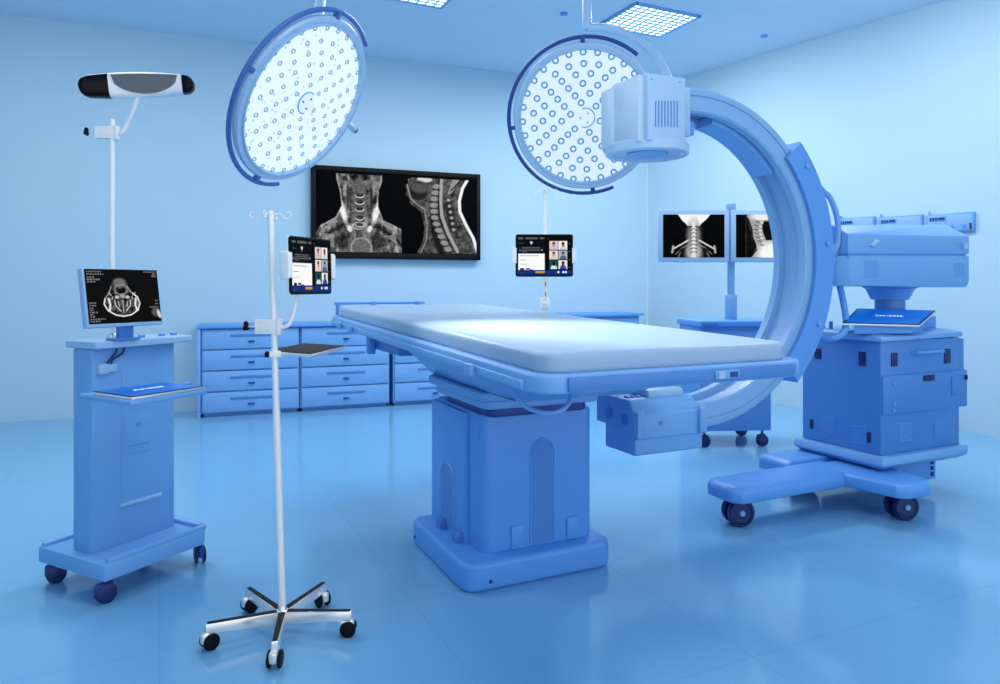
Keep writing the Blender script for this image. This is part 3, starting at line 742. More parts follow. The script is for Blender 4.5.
Mt = frame(tc, (tn + Vector((0, 0, .02))), (0, 0, 1))
MB().tube([cp + CAMR * .02, cp + CAMR * .045 - CAMF * .005, cp + CAMR * .065 + Vector((0, 0, .03)), Mt @ Vector((-.02, -.085, -.04)), Mt @ Vector((0, -.02, -.03))], .0075, 10, smooth=6).build('tablet_arm', M_white, t)
# equipment tray
tz = 1.008
q0, q1, q2, q3 = onZ(268, 351, tz), onZ(311, 354.5, tz), onZ(345, 346, tz), onZ(304, 343.5, tz)
ctr = (q0 + q1 + q2 + q3) / 4
def quadslab(pts, za, zb, bev=.002):
    m = MB(); ar = [Vector((p.x, p.y, z)) for z in (za, zb) for p in pts]; return m.hull(ar, bev)
tr = quadslab((q0, q1, q2, q3), tz - .012, tz, .003).build('tray', M_chrome, t, label='slim tray with a silver edge and dark top')
sh = lambda p, k: p + (ctr - p) * k
quadslab([sh(p, .03) for p in (q0, q1, q2, q3)], tz - .001, tz + .0025, .0008).build('tray_mat', M_tray, tr)
pz = S + Vector((0, 0, 1.0)) - CAMR * .043 * .63
MB().box(-.02, .02, -.018, .018, -.010, .012, .003, M=Matrix.Translation(pz)).build('tray_clamp', M_white, t)
MB().cyl(pz - CAMR * .018, pz - CAMR * .034, .011, bev=.002).build('tray_knob', M_black, t)
tb = thing('tablet_computer', 'tablet computer turned sideways in the arm of the wheeled pole stand', 'tablet', tc)
tablet_parts(tb, Mt, .262, .208)
tablet_holder(t, Mt, .262, .208)

# ------------------------------------------------------------------ second pole, clamped to the far side of the table
bp = Vector((2.063, 3.705, 0))
t = thing('table_pole', 'thin chrome pole with hooks clamped to the far long side of the table', 'pole', (bp.x, bp.y, .96))
MB().tube([(bp.x, bp.y, .95), (bp.x, bp.y, 1.815)], .0125, 16).build('pole', M_pole, t)
hook_set(t, (bp.x, bp.y, 1.81), CAMR)
MB().box(bp.x - .045, bp.x + .02, bp.y - .022, bp.y + .022, .965, 1.02, .004).build('rail_socket', M_white, t)
Dp = bp.dot(CAMF)
c2 = W(545, 303, Dp)
MB().box(-.028, .028, -.03, .02, -.032, .032, .006, 3, M=Matrix.Translation((bp.x, bp.y, c2.z)) @ Matrix.Rotation(-YAW, 4, 'Z')).build('clamp_body', M_white, t)
MB().cyl(Vector((bp.x, bp.y, c2.z)) - CAMF * .03, Vector((bp.x, bp.y, c2.z)) - CAMF * .05, .012, bev=.002).build('clamp_knob', M_white, t)
MB().tube([Vector((bp.x, bp.y, c2.z)) - CAMF * .025, Vector((bp.x, bp.y, c2.z + .05)) - CAMF * .045, Vector((bp.x, bp.y, W(545, 268, Dp).z)) - CAMF * .05], .0125, 12).build('tablet_arm', M_white, t)
m = MB()
for v in (284, 294): m.box(-.002, .002, -.066, -.0615 + .002, -.012, .012, M=Matrix.Translation((bp.x, bp.y, W(546, v, Dp).z)) @ Matrix.Rotation(-YAW, 4, 'Z'))
m.build('arm_print', M_black, t)
tc2 = W(544.3, 255.5, Dp - .10)
M2 = frame(tc2, -CAMF + Vector((0, 0, .02)), (0, 0, 1))
tb = thing('tablet_computer', 'tablet computer facing straight out on the pole behind the table', 'tablet', tc2)
tablet_parts(tb, M2, 57.5 / F * (Dp - .1), 42.5 / F * (Dp - .1))
tablet_holder(t, M2, 57.5 / F * (Dp - .1), 42.5 / F * (Dp - .1))

# ------------------------------------------------------------------ left equipment cart
ca = R(36.5); cdx = Vector((math.cos(ca), math.sin(ca), 0)); cdy = Vector((-math.sin(ca), math.cos(ca), 0))
P_fl = Vector((-.192, 3.160, 0)); LX, LY = .50, .445
cc = P_fl + cdx * LX / 2 + cdy * LY / 2
t = thing('equipment_cart', 'light blue wheeled cart with a tall flat column, at the left', 'cart', (cc.x, cc.y, 0), ca)
hx, hy = LX / 2, LY / 2
m = MB().prism([(-hx, -hy), (hx - .04, -hy), (hx, -hy + .04), (hx, hy), (-hx, hy)], .095, .16, bev=.006)
base = m.build('base_plate', M_blue, t, local=True)
m = MB().box(-hx + .02, hx - .02, -hy + .005, -hy + .03, .155, .178, .006); m.box(-hx + .01, hx - .01, hy - .03, hy - .005, .155, .175, .006)
m.box(hx - .035, hx - .005, -hy + .04, hy - .02, .155, .178, .006)
m.build('edge_bumper', M_blue, base, local=True)
Mi = (Matrix.Translation(t.location) @ t.rotation_euler.to_matrix().to_4x4())
for lx, ly, a in ((-hx + .03, -hy + .04, 20), (hx - .02, -hy + .05, 100), (-hx + .05, hy - .04, 15), (hx - .05, hy - .05, 50)):
    p = Mi @ Vector((lx, ly, 0)); caster(t, p, R(a), .038, wheel=M_navy, fork=M_dark, wd=.012, zt=.10)
# column
pl = Mi.inverted() @ Vector((-.248, 3.318, 0)); X0 = pl.x; X1 = X0 + .385; Y0 = pl.y; Y1 = Y0 + .125
m = MB().box(X0, X1, Y0, Y1, .155, .99, .006)
col = m.build('column', M_blue, t, local=True)
MB().box(X0 + .13, X1 - .075, Y0 - .004, Y0 + .01, .33, .90, .003).build('inset_panel', M_blue, col, local=True)
MB().box(X0 + .12, X1 - .07, Y0 - .012, Y0 + .004, .318, .332, .003).build('panel_sill', M_pale, col, local=True)
MB().box(X0 + .14, X1 - .12, Y0 - .008, Y0 + .01, .53, .70, .004).build('service_hatch', M_blue, col, local=True)
MB().cyl((X0 + .20, Y0 + .0, .655), (X0 + .20, Y0 - .012, .655), .010, n=16).build('hatch_lock', M_mid, col, local=True)
MB().box(X0 + .155, X1 - .135, Y0 - .010, Y0 + .0, .565, .570).build('hatch_slot', M_mid, col, local=True)
# top shelf
m = MB().slab(X0 - .02, X1 + .055, Y0 - .06, Y1 + .03, .992, 1.022, .02, .006)
shf = m.build('top_shelf', M_pale, t, local=True)
for q in (.30, .40, .46): MB().box(X0 + q - .07, X0 + q - .045, Y0 + .02, Y0 + .04, 1.02, 1.032, .003).build('shelf_button', M_mid, shf, local=True)
MB().tube([(X0 + .10, Y0 - .012, .99), (X0 + .095, Y0 - .014, .97), (X0 + .07, Y0 - .016, .945), (X0 + .055, Y0 - .016, .925)], .004, 6, smooth=5).build('cable', M_navy, t, local=True)
MB().tube([(X0 + .135, Y0 - .012, .99), (X0 + .125, Y0 - .014, .965), (X0 + .085, Y0 - .016, .945), (X0 + .072, Y0 - .016, .925)], .004, 6, smooth=5).build('cable', M_navy, t, local=True)
m = MB().box(X0 + .02, X0 + .06, Y0 - .022, Y0 + .01, .885, .928, .005); m.box(X0 + .058, X0 + .10, Y0 - .016, Y0 + .01, .89, .925, .005)
m.build('cable_socket', M_pale, t, local=True)
# side tray
tz = .850
a0, a1, a2, a3 = onZ(92, 391.5, tz), onZ(132, 397, tz), onZ(205, 386, tz), onZ(162, 382.5, tz)
ctr = (a0 + a1 + a2 + a3) / 4
ex = [p + (p - ctr) * .06 for p in (a0, a1, a2, a3)]
ex[3] = ex[3] + cdy * .06; ex[0] = ex[0] + cdy * .06
tr = quadslab(ex, tz - .032, tz - .0125, .006).build('side_tray', M_blue, t)
MB().box(X1 + .0, X1 + .10, Y0 + .0, Y0 + .03, .78, .80, .006).build('tray_grip', M_mid, t, local=True)
tb = thing('tablet_computer', 'slim silver tablet lying on the tray of the left cart', 'tablet', (ctr.x, ctr.y, tz - .012))
quadslab((a0, a1, a2, a3), tz - .012, tz - .001, .003).build('back_shell', M_chrome, tb)
quadslab([p + (ctr - p) * .01 for p in (a0, a1, a2, a3)], tz - .002, tz + .0005, .0008).build('bezel', M_gloss, tb)
quadslab([p + (ctr - p) * .06 for p in (a0, a1, a2, a3)], tz + .0003, tz + .0015, .0003).build('display', M_blscr, tb)
def lettering(txt, M, size, parent, spacing=1.25, m=M_letter):
    cu = bpy.data.curves.new('lettering', 'FONT'); cu.body = txt; cu.size = size; cu.align_x = 'CENTER'; cu.align_y = 'CENTER'
    cu.space_character = spacing; cu.extrude = .0004
    o = bpy.data.objects.new('tmp_text', cu); C.objects.link(o); dg = bpy.context.evaluated_depsgraph_get()
    me = bpy.data.meshes.new_from_object(o.evaluated_get(dg)); bpy.data.objects.remove(o)
    root = Matrix.Translation(parent.location) @ parent.rotation_euler.to_matrix().to_4x4()
    me.transform(root.inverted() @ M); me.materials.clear(); me.materials.append(m)
    r = bpy.data.objects.new('lettering', me); C.objects.link(r); r.parent = parent
    return r
dx = ((a2 - a1) + (a3 - a0)).normalized()
Ml = Matrix((dx, Vector((0, 0, 1)).cross(dx), Vector((0, 0, 1)))).transposed().to_4x4(); Ml.translation = ctr + Vector((0, 0, .0032 + tz - ctr.z))
lettering('EXPLORER', Ml, .022, tb)
# pole with tracking camera, held by the cart
pw = onY(112, 335, (Mi @ Vector((0, Y0 + .09, 0))).y)
ploc = Mi @ Vector((X0 + .155, Y0 + .11, 0))
Dq = ploc.dot(CAMF); pu = W(112, 120, Dq)
pp = Vector((pu.x, pu.y, 1.022)); ztop = W(112, 119, Dq).z
t2 = thing('camera_pole', 'tall slim chrome pole rising from the top of the left cart', 'pole', pp)
MB().tube([pp, (pp.x, pp.y, ztop)], .0115, 16).build('pole', M_pole, t2)
MB().cyl(pp, pp + Vector((0, 0, .02)), .022, .018, bev=.003).build('foot_flange', M_chrome, t2)
cz = W(112, 133, Dq).z
pole_clamp(t2, (pp.x, pp.y, cz), -CAMR * .97 - CAMF * .2)
cc_ = W(138.5, 85.5, Dq - .02)
MB().tube([Vector((pp.x, pp.y, cz)) + CAMR * .02, Vector((pp.x, pp.y, cz)) + CAMR * .04, Vector((pp.x, pp.y, cz + .04)) + CAMR * .065, Vector((cc_.x, cc_.y, cc_.z - .075)) - CAMR * .012, Vector((cc_.x, cc_.y, cc_.z - .04))], .0095, 10, smooth=6).build('camera_arm', M_white, t2)
# tracking camera
ka = R(10)
e0, e1 = W(82, 87.5, Dq - .07), W(195.5, 86.0, Dq + .05); cc_ = (e0 + e1) / 2; HL = (e1 - e0).length / 2
kd_ = (e1 - e0).normalized(); kn = Vector((kd_.y, -kd_.x, -.10)); kn = (kn - kd_ * kn.dot(kd_)).normalized(); ku = kn.cross(kd_) * -1
if ku.z < 0: ku = -ku
K = Matrix((kd_, kn, ku)).transposed().to_4x4(); K.translation = cc_
tk = thing('tracking_camera', 'long white tracking camera bar with black end windows, on the left pole', 'camera', cc_)
def barline(x):
    """upper and lower outline of the bar at x in -1..1"""
    return .058 - .022 * abs(x - .02) ** 2.2 + (-.005 * max(x, 0)), -.050 + .004 * abs(x) + .010 * max(x, 0)
def bar(x0, x1, ymid, y_, nm, mt, shrink=1.0, n=18, endround=False):
    b = bmesh.new(); rings = []
    for i in range(n + 1):
        x = x0 + (x1 - x0) * i / n; up_, lo = barline(x)
        f = 1
        if abs(x) > .86: f = math.sqrt(max(0.02, 1 - ((abs(x) - .86) / .145) ** 2)) * .93 + .05
        up_, lo = up_ * shrink * f, lo * shrink * f
        mid, hh = (up_ + lo) / 2, (up_ - lo) / 2
        dep = (y_ - ymid) * (1 if abs(x) < .86 else .4 + .6 * f)
        curve = .035 * abs(x) ** 2
        ring = []
        for k in range(20):
            a = 2 * math.pi * k / 20; cx, cz_ = math.cos(a), math.sin(a)
            px_ = math.copysign(abs(cx) ** .5, cx); pz_ = math.copysign(abs(cz_) ** .45, cz_)
            ring.append(b.verts.new((x * HL, ymid + curve + px_ * dep, mid + pz_ * hh)))
        rings.append(ring)
    for i in range(n):
        for k in range(20): b.faces.new((rings[i][k], rings[i][(k + 1) % 20], rings[i + 1][(k + 1) % 20], rings[i + 1][k]))
    b.faces.new(rings[0][::-1]); b.faces.new(rings[-1]); bmesh.ops.recalc_face_normals(b, faces=b.faces[:])
    mm = MB(); mm._merge(b, K); return mm.build(nm, mt, tk)
bar(-.52, .80, 0, .045, 'body', M_white, 1.0, 24)
bar(-1.0, -.50, 0, .0465, 'lens_window', M_gloss, 1.015, 20)
bar(.79, 1.0, 0, .0465, 'lens_window', M_gloss, 1.015, 16)
# grey front grille: flat ellipse segment
pts = []
for k in range(28):
    x = -.44 + 1.16 * k / 27; pts.append((x * HL, .046 - .018 * abs(x) ** 2))
low = []
for k in range(28):
    s_ = k / 27; x = .72 - 1.16 * s_; low.append((x * HL, .036 - .072 * math.sin(math.pi * s_) ** .42))
b = bmesh.new(); poly = pts + low[1:-1]
fr_ = [b.verts.new((x, .0475 + .035 * (x / HL) ** 2, z)) for x, z in poly]; bk_ = [b.verts.new((x, .030, z)) for x, z in poly]
b.faces.new(fr_); b.faces.new(bk_[::-1])
for i in range(len(poly)): j = (i + 1) % len(poly); b.faces.new((fr_[i], bk_[i], bk_[j], fr_[j]))
bmesh.ops.recalc_face_normals(b, faces=b.faces[:]); mm = MB(); mm._merge(b, K); mm.build('front_grille', M_grey, tk)
# cart monitor
Dm = 2.93
mc = W(124.5, 296, Dm)
mn = (Vector((math.sin(ca), -math.cos(ca), 0)) * math.cos(R(9)) + Vector((0, 0, 1)) * math.sin(R(9)))
Mm = frame(mc, mn, (0, 0, 1))
tm = thing('desktop_monitor', 'small monitor with a head scan, standing on the left cart', 'monitor', (mc.x, mc.y, 1.022))
mw, mh = .318, .220
MB().box(-mw / 2 - .010, mw / 2 + .005, -mh / 2 - .014, mh / 2 + .004, -.03, -.001, .005, M=Mm).build('housing', M_pale, tm)
show(pic_axial(), 'display', Mm @ Matrix.Translation((0, 0, .0005)), mw, mh, tm)
sb = Mm @ Vector((0.02, -.11, -.05))
MB().box(-.03, .03, -.02, .012, 1.03, sb.z + .06, .004, M=Matrix.Translation((sb.x, sb.y, 0)) @ Matrix.Rotation(ca, 4, 'Z')).build('stand', M_deep, tm)
MB().box(-.055, .055, -.03, .04, 1.022, 1.032, .003, M=Matrix.Translation((sb.x, sb.y, 0)) @ Matrix.Rotation(ca, 4, 'Z')).build('stand_foot', M_deep, tm)

# ------------------------------------------------------------------ monitor trolley behind the table
tp = W(731, 322, 5.72); ra = R(-21)
t = thing('monitor_trolley', 'low wheeled trolley with two monitors on a post, behind the curved arm', 'trolley', (tp.x, tp.y, 0), ra)
m = MB().box(-.34, .22, -.24, .24, .13, .93, .006); m.build('body', M_trol, t, local=True)
MB().box(-.315, .195, -.248, -.236, .16, .90, .004).build('front_panel', M_trol, t, local=True)
vm = MB()
for k in range(8): vm.box(-.14, .14, -.253, -.247, .33 + .035 * k, .337 + .035 * k)
vm.build('vent_slats', M_deep, t, local=True)
MB().slab(-.36, .44, -.27, .27, .93, .975, .03, .008).build('top', M_mid, t, local=True)
MB().box(-.35, -.22, -.30, -.262, .945, .972, .006).build('handle', M_deep, t, local=True)
MB().cyl((.215, -.1, .42), (.25, -.1, .42), .012).build('side_knob', M_dark, t, local=True)
Mi2 = Matrix.Translation(t.location) @ t.rotation_euler.to_matrix().to_4x4()
for lx, ly in ((-.29, -.19), (.17, -.19), (-.29, .20), (.17, .20)):
    caster(t, Mi2 @ Vector((lx, ly, 0)), R(-10), .045, wheel=M_navy, fork=M_dark, wd=.012, zt=.135)
MB().cyl((0, 0, .975), (0, 0, 1.17), .047, bev=.004).build('post_sleeve', M_post, t, local=True)
MB().cyl((0, 0, 1.16), (0, 0, 1.85), .029).build('post', M_post, t, local=True)
MB().cyl((0, 0, 1.845), (0, 0, 1.90), .038, bev=.004).build('post_cap', M_post, t, local=True)
MB().box(-.40, .40, -.012, .012, 1.57, 1.62, .004).build('cross_arm', M_mid, t, local=True)
def trolley_monitor(u0, u1, v0, v1, pic, lab):
    D = 5.66; c = W((u0 + u1) / 2, (v0 + v1) / 2, D); Mx = frame(c, -CAMF, (0, 0, 1)); w_, h_ = (u1 - u0) / F * D, (v1 - v0) / F * D
    tm = thing('trolley_monitor', lab, 'monitor', c, group='pair of monitors on the trolley post')
    MB().box(-w_ / 2 - .038, w_ / 2 + .038, -h_ / 2 - .038, h_ / 2 + .038, -.035, -.001, .008, M=Mx).build('housing', M_lamp, tm)
    show(pic, 'display', Mx @ Matrix.Translation((0, 0, .0005)), w_, h_, tm)
trolley_monitor(663, 724.5, 214.5, 257.5, pic_xray_front(), 'monitor with a frontal neck x-ray, left one on the trolley post')
trolley_monitor(736, 797.5, 214.5, 257.5, pic_xray_side(), 'monitor with a side neck x-ray, half hidden behind the curved arm')

# ------------------------------------------------------------------ C-arm scanner
cx_, cz_, Ro = 2.48, 1.387, .86
YN, YFa = 2.82, 3.06
CA = thing('c_arm_scanner', 'large blue wheeled scanner with a curved C-shaped arm, right of the table', 'scanner', (3.95, 2.92, 0))
prof = [(Ro, YN + .012), (Ro - .004, YN + .004), (Ro - .012, YN), (Ro - .040, YN), (Ro - .042, YN + .006), (Ro - .050, YN + .006), (Ro - .052, YN), (Ro - .118, YN), (Ro - .128, YN + .008), (Ro - .128, YN + .05), (Ro - .095, YN + .055),
        (Ro - .095, YFa - .055), (Ro - .128, YFa - .05), (Ro - .128, YFa - .008), (Ro - .118, YFa), (Ro - .012, YFa), (Ro, YFa - .012)]
MB().sweep(prof, cx_, cz_, -101, 98, 110).build('curved_arm', M_arc, CA)
MB().sweep([(Ro - .100, YN + .06), (Ro - .145, YN + .07), (Ro - .150, YFa - .04), (Ro - .100, YFa - .05)], cx_, cz_, 41, 80, 40).build('inner_liner', M_blue, CA)
# carriage
m = MB().sweep([(Ro - .075, YN - .022), (Ro + .055, YN - .03), (Ro + .065, YN - .02), (Ro + .065, YFa + .02), (Ro + .055, YFa + .03), (Ro - .035, YFa + .03), (Ro - .035, YFa + .004), (Ro + .004, YFa + .002), (Ro + .004, YN - .002), (Ro - .075, YN - .004)], cx_, cz_, -46, 44, 60)
m.build('carriage', M_mid, CA)
for a in (36, -24, 6):
    p = Vector((cx_ + (Ro + .01) * math.cos(R(a)), YN - .03, cz_ + (Ro + .01) * math.sin(R(a))))
    MB().cyl(p, p + Vector((0, -.008, 0)), .014, n=16, bev=.002).build('carriage_screw', M_blue, CA)
m = MB(); pts = []
for a in np.linspace(25, 2, 9):
    rr = Ro + .062 + .075 * math.sin(math.pi * (25 - a) / 23) ** .5; pts.append((cx_ + rr * math.cos(R(a)), YN - .005, cz_ + rr * math.sin(R(a))))
m.tube(pts, .016, 10, smooth=3).build('hose', M_blue, CA)
for k in (0, -1):
    p = Vector(pts[k]); MB().ball(p, .024, n=14).build('hose_fitting', M_mid, CA)
# head (image detector) at the top
hx0, hx1 = 2.02, 2.26
Yh = 2.72
D0 = .4305 * 2.1 + .9026 * Yh
def zat(v, x, y): return H + (HY - v) / F * (x * _s + y * _c)
zb = zat(141, 2.1, Yh); ztp = zat(73, 2.1, Yh)
x_c = onY(648, 100, Yh).x; x_r = onY(686, 100, Yh).x
m = MB().box(x_c, x_r, Yh, 3.10, zb, ztp, .010, 3); hd = m.build('detector_housing', M_lamp, CA)
yb_ = onX(622, 100, x_c).y
MB().box(x_c - .035, x_c + .01, Yh + .03, 2.97, zb, ztp - .004, .008).build('detector_shroud', M_snow, CA)
xl_ = onY(607, 100, 2.98).x
MB().box(xl_, x_c, 2.94, 3.04, zb, ztp - .02, .012).build('detector_block', M_snow, CA)
MB().box(xl_ + .035, xl_ + .05, 2.934, 2.945, zb, ztp - .09).build('block_seam', M_blue, CA)
g = MB()
xa, xb = onY(655.5, 100, Yh).x, onY(677, 100, Yh).x
for k in range(8):
    x = xa + (xb - xa) * k / 7; g.box(x - .0022, x + .0022, Yh - .003, Yh + .004, zat(127, x, Yh), zat(101, x, Yh))
g.build('vent_slots', M_deep, hd)
for u in (652, 680): p = onY(u, 79 + (u > 670) * 3, Yh - .002); MB().ball(p, .003, n=8).build('screw', M_dark, hd)
dcx, dcy = onY(647, 140, 2.90).x, 2.90
zd1 = zat(139, dcx, 2.72); zd0 = zat(151, dcx, 2.75)
rd = .205
m = MB().lathe([(0, zd1), (rd - .01, zd1), (rd, zd1 - .008), (rd, zd0 + .006), (rd - .008, zd0), (rd - .03, zd0), (rd - .04, zd0 + .012), (0, zd0 + .012)], 72, Matrix.Translation((dcx, dcy, 0)))
m.build('detector_disc', M_lamp, CA)
MB().lathe([(0, zd0 + .006), (.10, zd0 + .004), (.10, zd0 + .014), (0, zd0 + .014)], 48, Matrix.Translation((dcx, dcy, 0))).build('detector_window', M_blue, CA)
MB().box(x_r - .02, x_r + .10, 2.80, 3.08, zat(135, 2.3, 2.8), zat(85, 2.3, 2.8), .012).build('arm_joint', M_pale, CA)
MB().box(x_r + .09, x_r + .16, 2.84, 3.04, zat(132, 2.35, 2.8), zat(118, 2.35, 2.8), .010).build('joint_key', M_mid, CA)
# tube housing at the bottom
yt = 2.72
xt0 = onY(635, 440, yt).x; xt1 = onY(703, 440, yt).x
zt0 = H - (457 - HY) / F * (xt0 * _s + yt * _c); zt1 = H - (404 - HY) / F * (xt0 * _s + yt * _c)
ytb = onX(598, 430, xt0).y
m = MB()
m.box(xt0, xt1, yt, ytb - .06, zt0, zt1 - .05, .012, 3); m.box(xt0, xt1, ytb - .10, ytb - .005, zt0 + .12, zt1 - .05, .008)
m.hull([(xt0, yt, zt1 - .06), (xt1, yt, zt1 - .06), (xt0, ytb, zt1 - .06), (xt1, ytb, zt1 - .06), (xt0 + .0, yt + .05, zt1 + .01), (xt1 - .02, yt + .06, zt1 + .01), (xt0, ytb - .02, zt1 + .01), (xt1 - .02, ytb - .02, zt1 + .01)], .012, 3)
th = m.build('tube_housing', M_blue, CA)
m = MB().box(xt0 - .003, xt0 + .02, ytb - .09, ytb + .01, zt0 + .115, zt1, .006); m.build('tube_end_plate', M_blue, th)
for y, z in ((2.93, zt1 - .075), (2.80, zt1 - .085)): MB().cyl((xt0 - .006, y, z), (xt0 + .004, y, z), .026, n=20).build('round_port', M_deep, th)
MB().box(xt0 - .004, xt1 + .002, yt - .004, yt + .01, zt0 + .075, zt0 + .081).build('housing_seam', M_mid, th)
for x in (xt0 + .02, xt1 - .015):
    MB().hull([(x - .015, yt - .018, zt0 + .085), (x + .025, yt - .018, zt0 + .085), (x - .015, yt - .018, zt1 - .05), (x + .025, yt - .018, zt1 - .05), (x - .018, yt + .0, zt0 + .075), (x + .03, yt + .0, zt0 + .075), (x - .018, yt + .0, zt1 - .035), (x + .03, yt, zt1 - .035)], .003).build('corner_lug', M_blue, th)
MB().cyl((xt0 + .15, yt, zt1 - .10), (xt0 + .15, yt - .006, zt1 - .10), .010, n=14).build('screw', M_mid, th)
MB().box(xt0 + .13, xt1 - .06, yt + .07, yt + .25, zt1 + .005, zt1 + .045, .01).build('collimator', M_pale, th)
m = MB()
for k in range(4): m.box(xt0 + .03 + .03 * k, xt0 + .05 + .03 * k, yt + .10, yt + .13, zt1 + .008, zt1 + .018, .002)
m.build('terminal_strip', M_deep, th)
# upper arm box
ax0, ax1 = 3.43, 4.50
ax1 = 4.56
def seam(x, d=0): return 1.42 + (x - ax0) / (ax1 - ax0) * .018 + d
MB().hull([p for y in (2.76, 3.14) for p in ((ax0 + .06, y, 1.245), (ax1 - .03, y, 1.235), (ax1, y, 1.27), (ax1, y, seam(ax1, -.006)), (ax0 + .06, y, seam(ax0, -.006)))] + [(ax0, 2.84, 1.245), (ax0, 2.84, seam(ax0, -.006)), (ax0, 3.1, 1.245), (ax0, 3.1, seam(ax0, -.006))], .005).build('arm_box_lower', M_blue, CA)
MB().hull([(ax0 + .04, 2.76, seam(ax0, .005)), (ax1, 2.76, seam(ax1, .005)), (ax0 + .04, 2.76, 1.535), (ax1, 2.76, 1.553), (ax0 + .04, 3.14, seam(ax0, .005)), (ax1, 3.14, seam(ax1, .005)), (ax0 + .04, 2.86, 1.592), (ax1 - .10, 2.84, 1.628), (ax0 + .04, 3.14, 1.595), (ax1 - .10, 3.14, 1.63), (ax1, 3.14, 1.56)], .005).build('arm_box_upper', M_blue, CA)
MB().box(ax0 + .05, ax1 - .02, 2.768, 3.13, 1.40, 1.45).build('box_seam', M_mid, CA)
MB().cyl((ax0 - .06, 2.95, 1.40), (ax0 + .06, 2.95, 1.40), .14, .12, bev=.01).build('pivot', M_pale, CA)
MB().hull([(a, y, c) for y in (2.742, 2.762) for a, c in ((3.64, 1.475), (3.69, 1.51), (3.66, 1.465), (3.71, 1.50))], .003).build('latch', M_pale, CA)
MB().box(4.49, 4.525, 2.745, 2.762, 1.47, 1.51, .004).build('latch', M_pale, CA)
for a, b, z, dz in ((3.60, 3.72, 1.29, .010), (4.41, 4.51, 1.30, .009)):
    m = MB()
    for k in range(10): m.box(a, b, 2.7585, 2.762, z + dz * k, z + dz * k + .004)
    m.build('vent_slots', M_mid, CA)
# neck under the box
m = MB().lathe([(0, 1.25), (.155, 1.25), (.155, 1.235), (.135, 1.225), (.105, 1.16), (0, 1.16)], 40, Matrix.Translation((4.08, 2.95, 0))); m.build('neck_cone', M_mid, CA)
MB().cyl((4.08, 2.95, .95), (4.08, 2.95, 1.165), .085).build('neck_column', M_deep, CA)
# body
bx0, bx1, by0, by1 = 3.61, 4.31, 2.665, 3.20
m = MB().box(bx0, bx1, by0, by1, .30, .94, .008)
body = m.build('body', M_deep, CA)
bf = by0
MB().box(bx0 + .004, bx1 + .055, by0 - .014, by0 + .20, .525, .745, .008).build('front_hatch', M_deep, body)
MB().box(bx1 - .01, bx1 + .05, by0 + .003, by0 + .30, .53, .93, .008).build('side_pod', M_deep, body)
MB().tube([(bx0 + .27, by0 + .0, .865), (bx0 + .27, by0 - .03, .865), (bx0 + .50, by0 - .03, .865), (bx0 + .50, by0, .865)], .011, 8).build('push_handle', M_mid, body)
def onbox(u0, u1, v0, v1, nm, face, d=.006, mt=M_navy, parent=None):
    if face == 'f':
        a, b = onY(u0, v0, by0), onY(u1, v1, by0); y = by0 - .016 if nm in ('name_slot',) else by0
        return MB().box(a.x, b.x, y - d, y + .004, b.z, a.z, .002).build(nm, mt, parent or body)
    a, b = onX(u0, v0, bx0), onX(u1, v1, bx0)
    return MB().box(bx0 - d, bx0 + .004, min(a.y, b.y), max(a.y, b.y), b.z, a.z, .002).build(nm, mt, parent or body)
onbox(891, 897, 353, 366, 'recessed_latch', 'f'); onbox(944, 950, 349, 363, 'recessed_latch', 'f')
onbox(921, 931.5, 375, 380, 'name_slot', 'f')
onbox(859, 866, 351.5, 366, 'recessed_latch', 's'); onbox(815, 821, 348, 359, 'recessed_latch', 's')
onbox(810, 813, 419, 429, 'recessed_latch', 's'); onbox(867.5, 871, 432, 443, 'recessed_latch', 's')
def grille(y_or_x, a0, a1, z0, z1, face, n=8):
    m = MB()
    for k in range(n):
        z = z0 + (z1 - z0) * k / n
        if face == 'f': m.box(a0, a1, by0 - .004, by0 + .002, z, z + (z1 - z0) / n * .5)
        else: m.box(bx0 - .004, bx0 + .002, a0, a1, z, z + (z1 - z0) / n * .5)
    m.build('vent_grille', M_mid, body)
grille(0, 3.76, 3.87, .365, .475, 'f'); grille(0, 4.07, 4.19, .365, .475, 'f')
grille(0, 2.75, 2.85, .345, .45, 's'); grille(0, 2.96, 3.06, .37, .47, 's')
for x, z in ((3.70, .70), (3.70, .585), (3.70, .55)): MB().cyl((x, by0 - .012, z), (x, by0 - .019, z), .012, n=14).build('hatch_screw', M_mid, body)
MB().box(4.21, 4.30, by0 - .02, by0 - .012, .60, .71, .004).build('hatch_plate', M_deep, body)
MB().box(4.335, 4.35, by0 - .026, by0 - .012, .685, .715, .004).build('hatch_catch', M_navy, body)
# top cover, console and cables
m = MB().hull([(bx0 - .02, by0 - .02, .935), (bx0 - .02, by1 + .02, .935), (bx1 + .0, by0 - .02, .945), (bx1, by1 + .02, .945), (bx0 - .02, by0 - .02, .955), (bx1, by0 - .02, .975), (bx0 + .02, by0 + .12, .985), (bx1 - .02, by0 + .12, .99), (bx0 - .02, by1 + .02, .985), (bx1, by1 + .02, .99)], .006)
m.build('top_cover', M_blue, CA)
MB().tube([(3.52, 2.86, 1.26), (3.53, 2.84, 1.15), (3.50, 2.80, 1.05), (3.42, 2.75, .985), (3.35, 2.76, .955), (3.33, 2.84, .94)], .018, 10, smooth=8).build('power_cable', M_mid, CA)
MB().box(4.18, 4.30, 2.80, 2.95, .985, 1.06, .006).build('control_box', M_mid, CA)
for k, x in enumerate((3.56, 3.585, 3.61)): MB().cyl((bx0 + .0 + .03 * k, 3.1 - .03 * k, .98), (bx0 + .03 * k, 3.1 - .03 * k, 1.03), .011, n=12).build('control_knob', M_mid, CA)
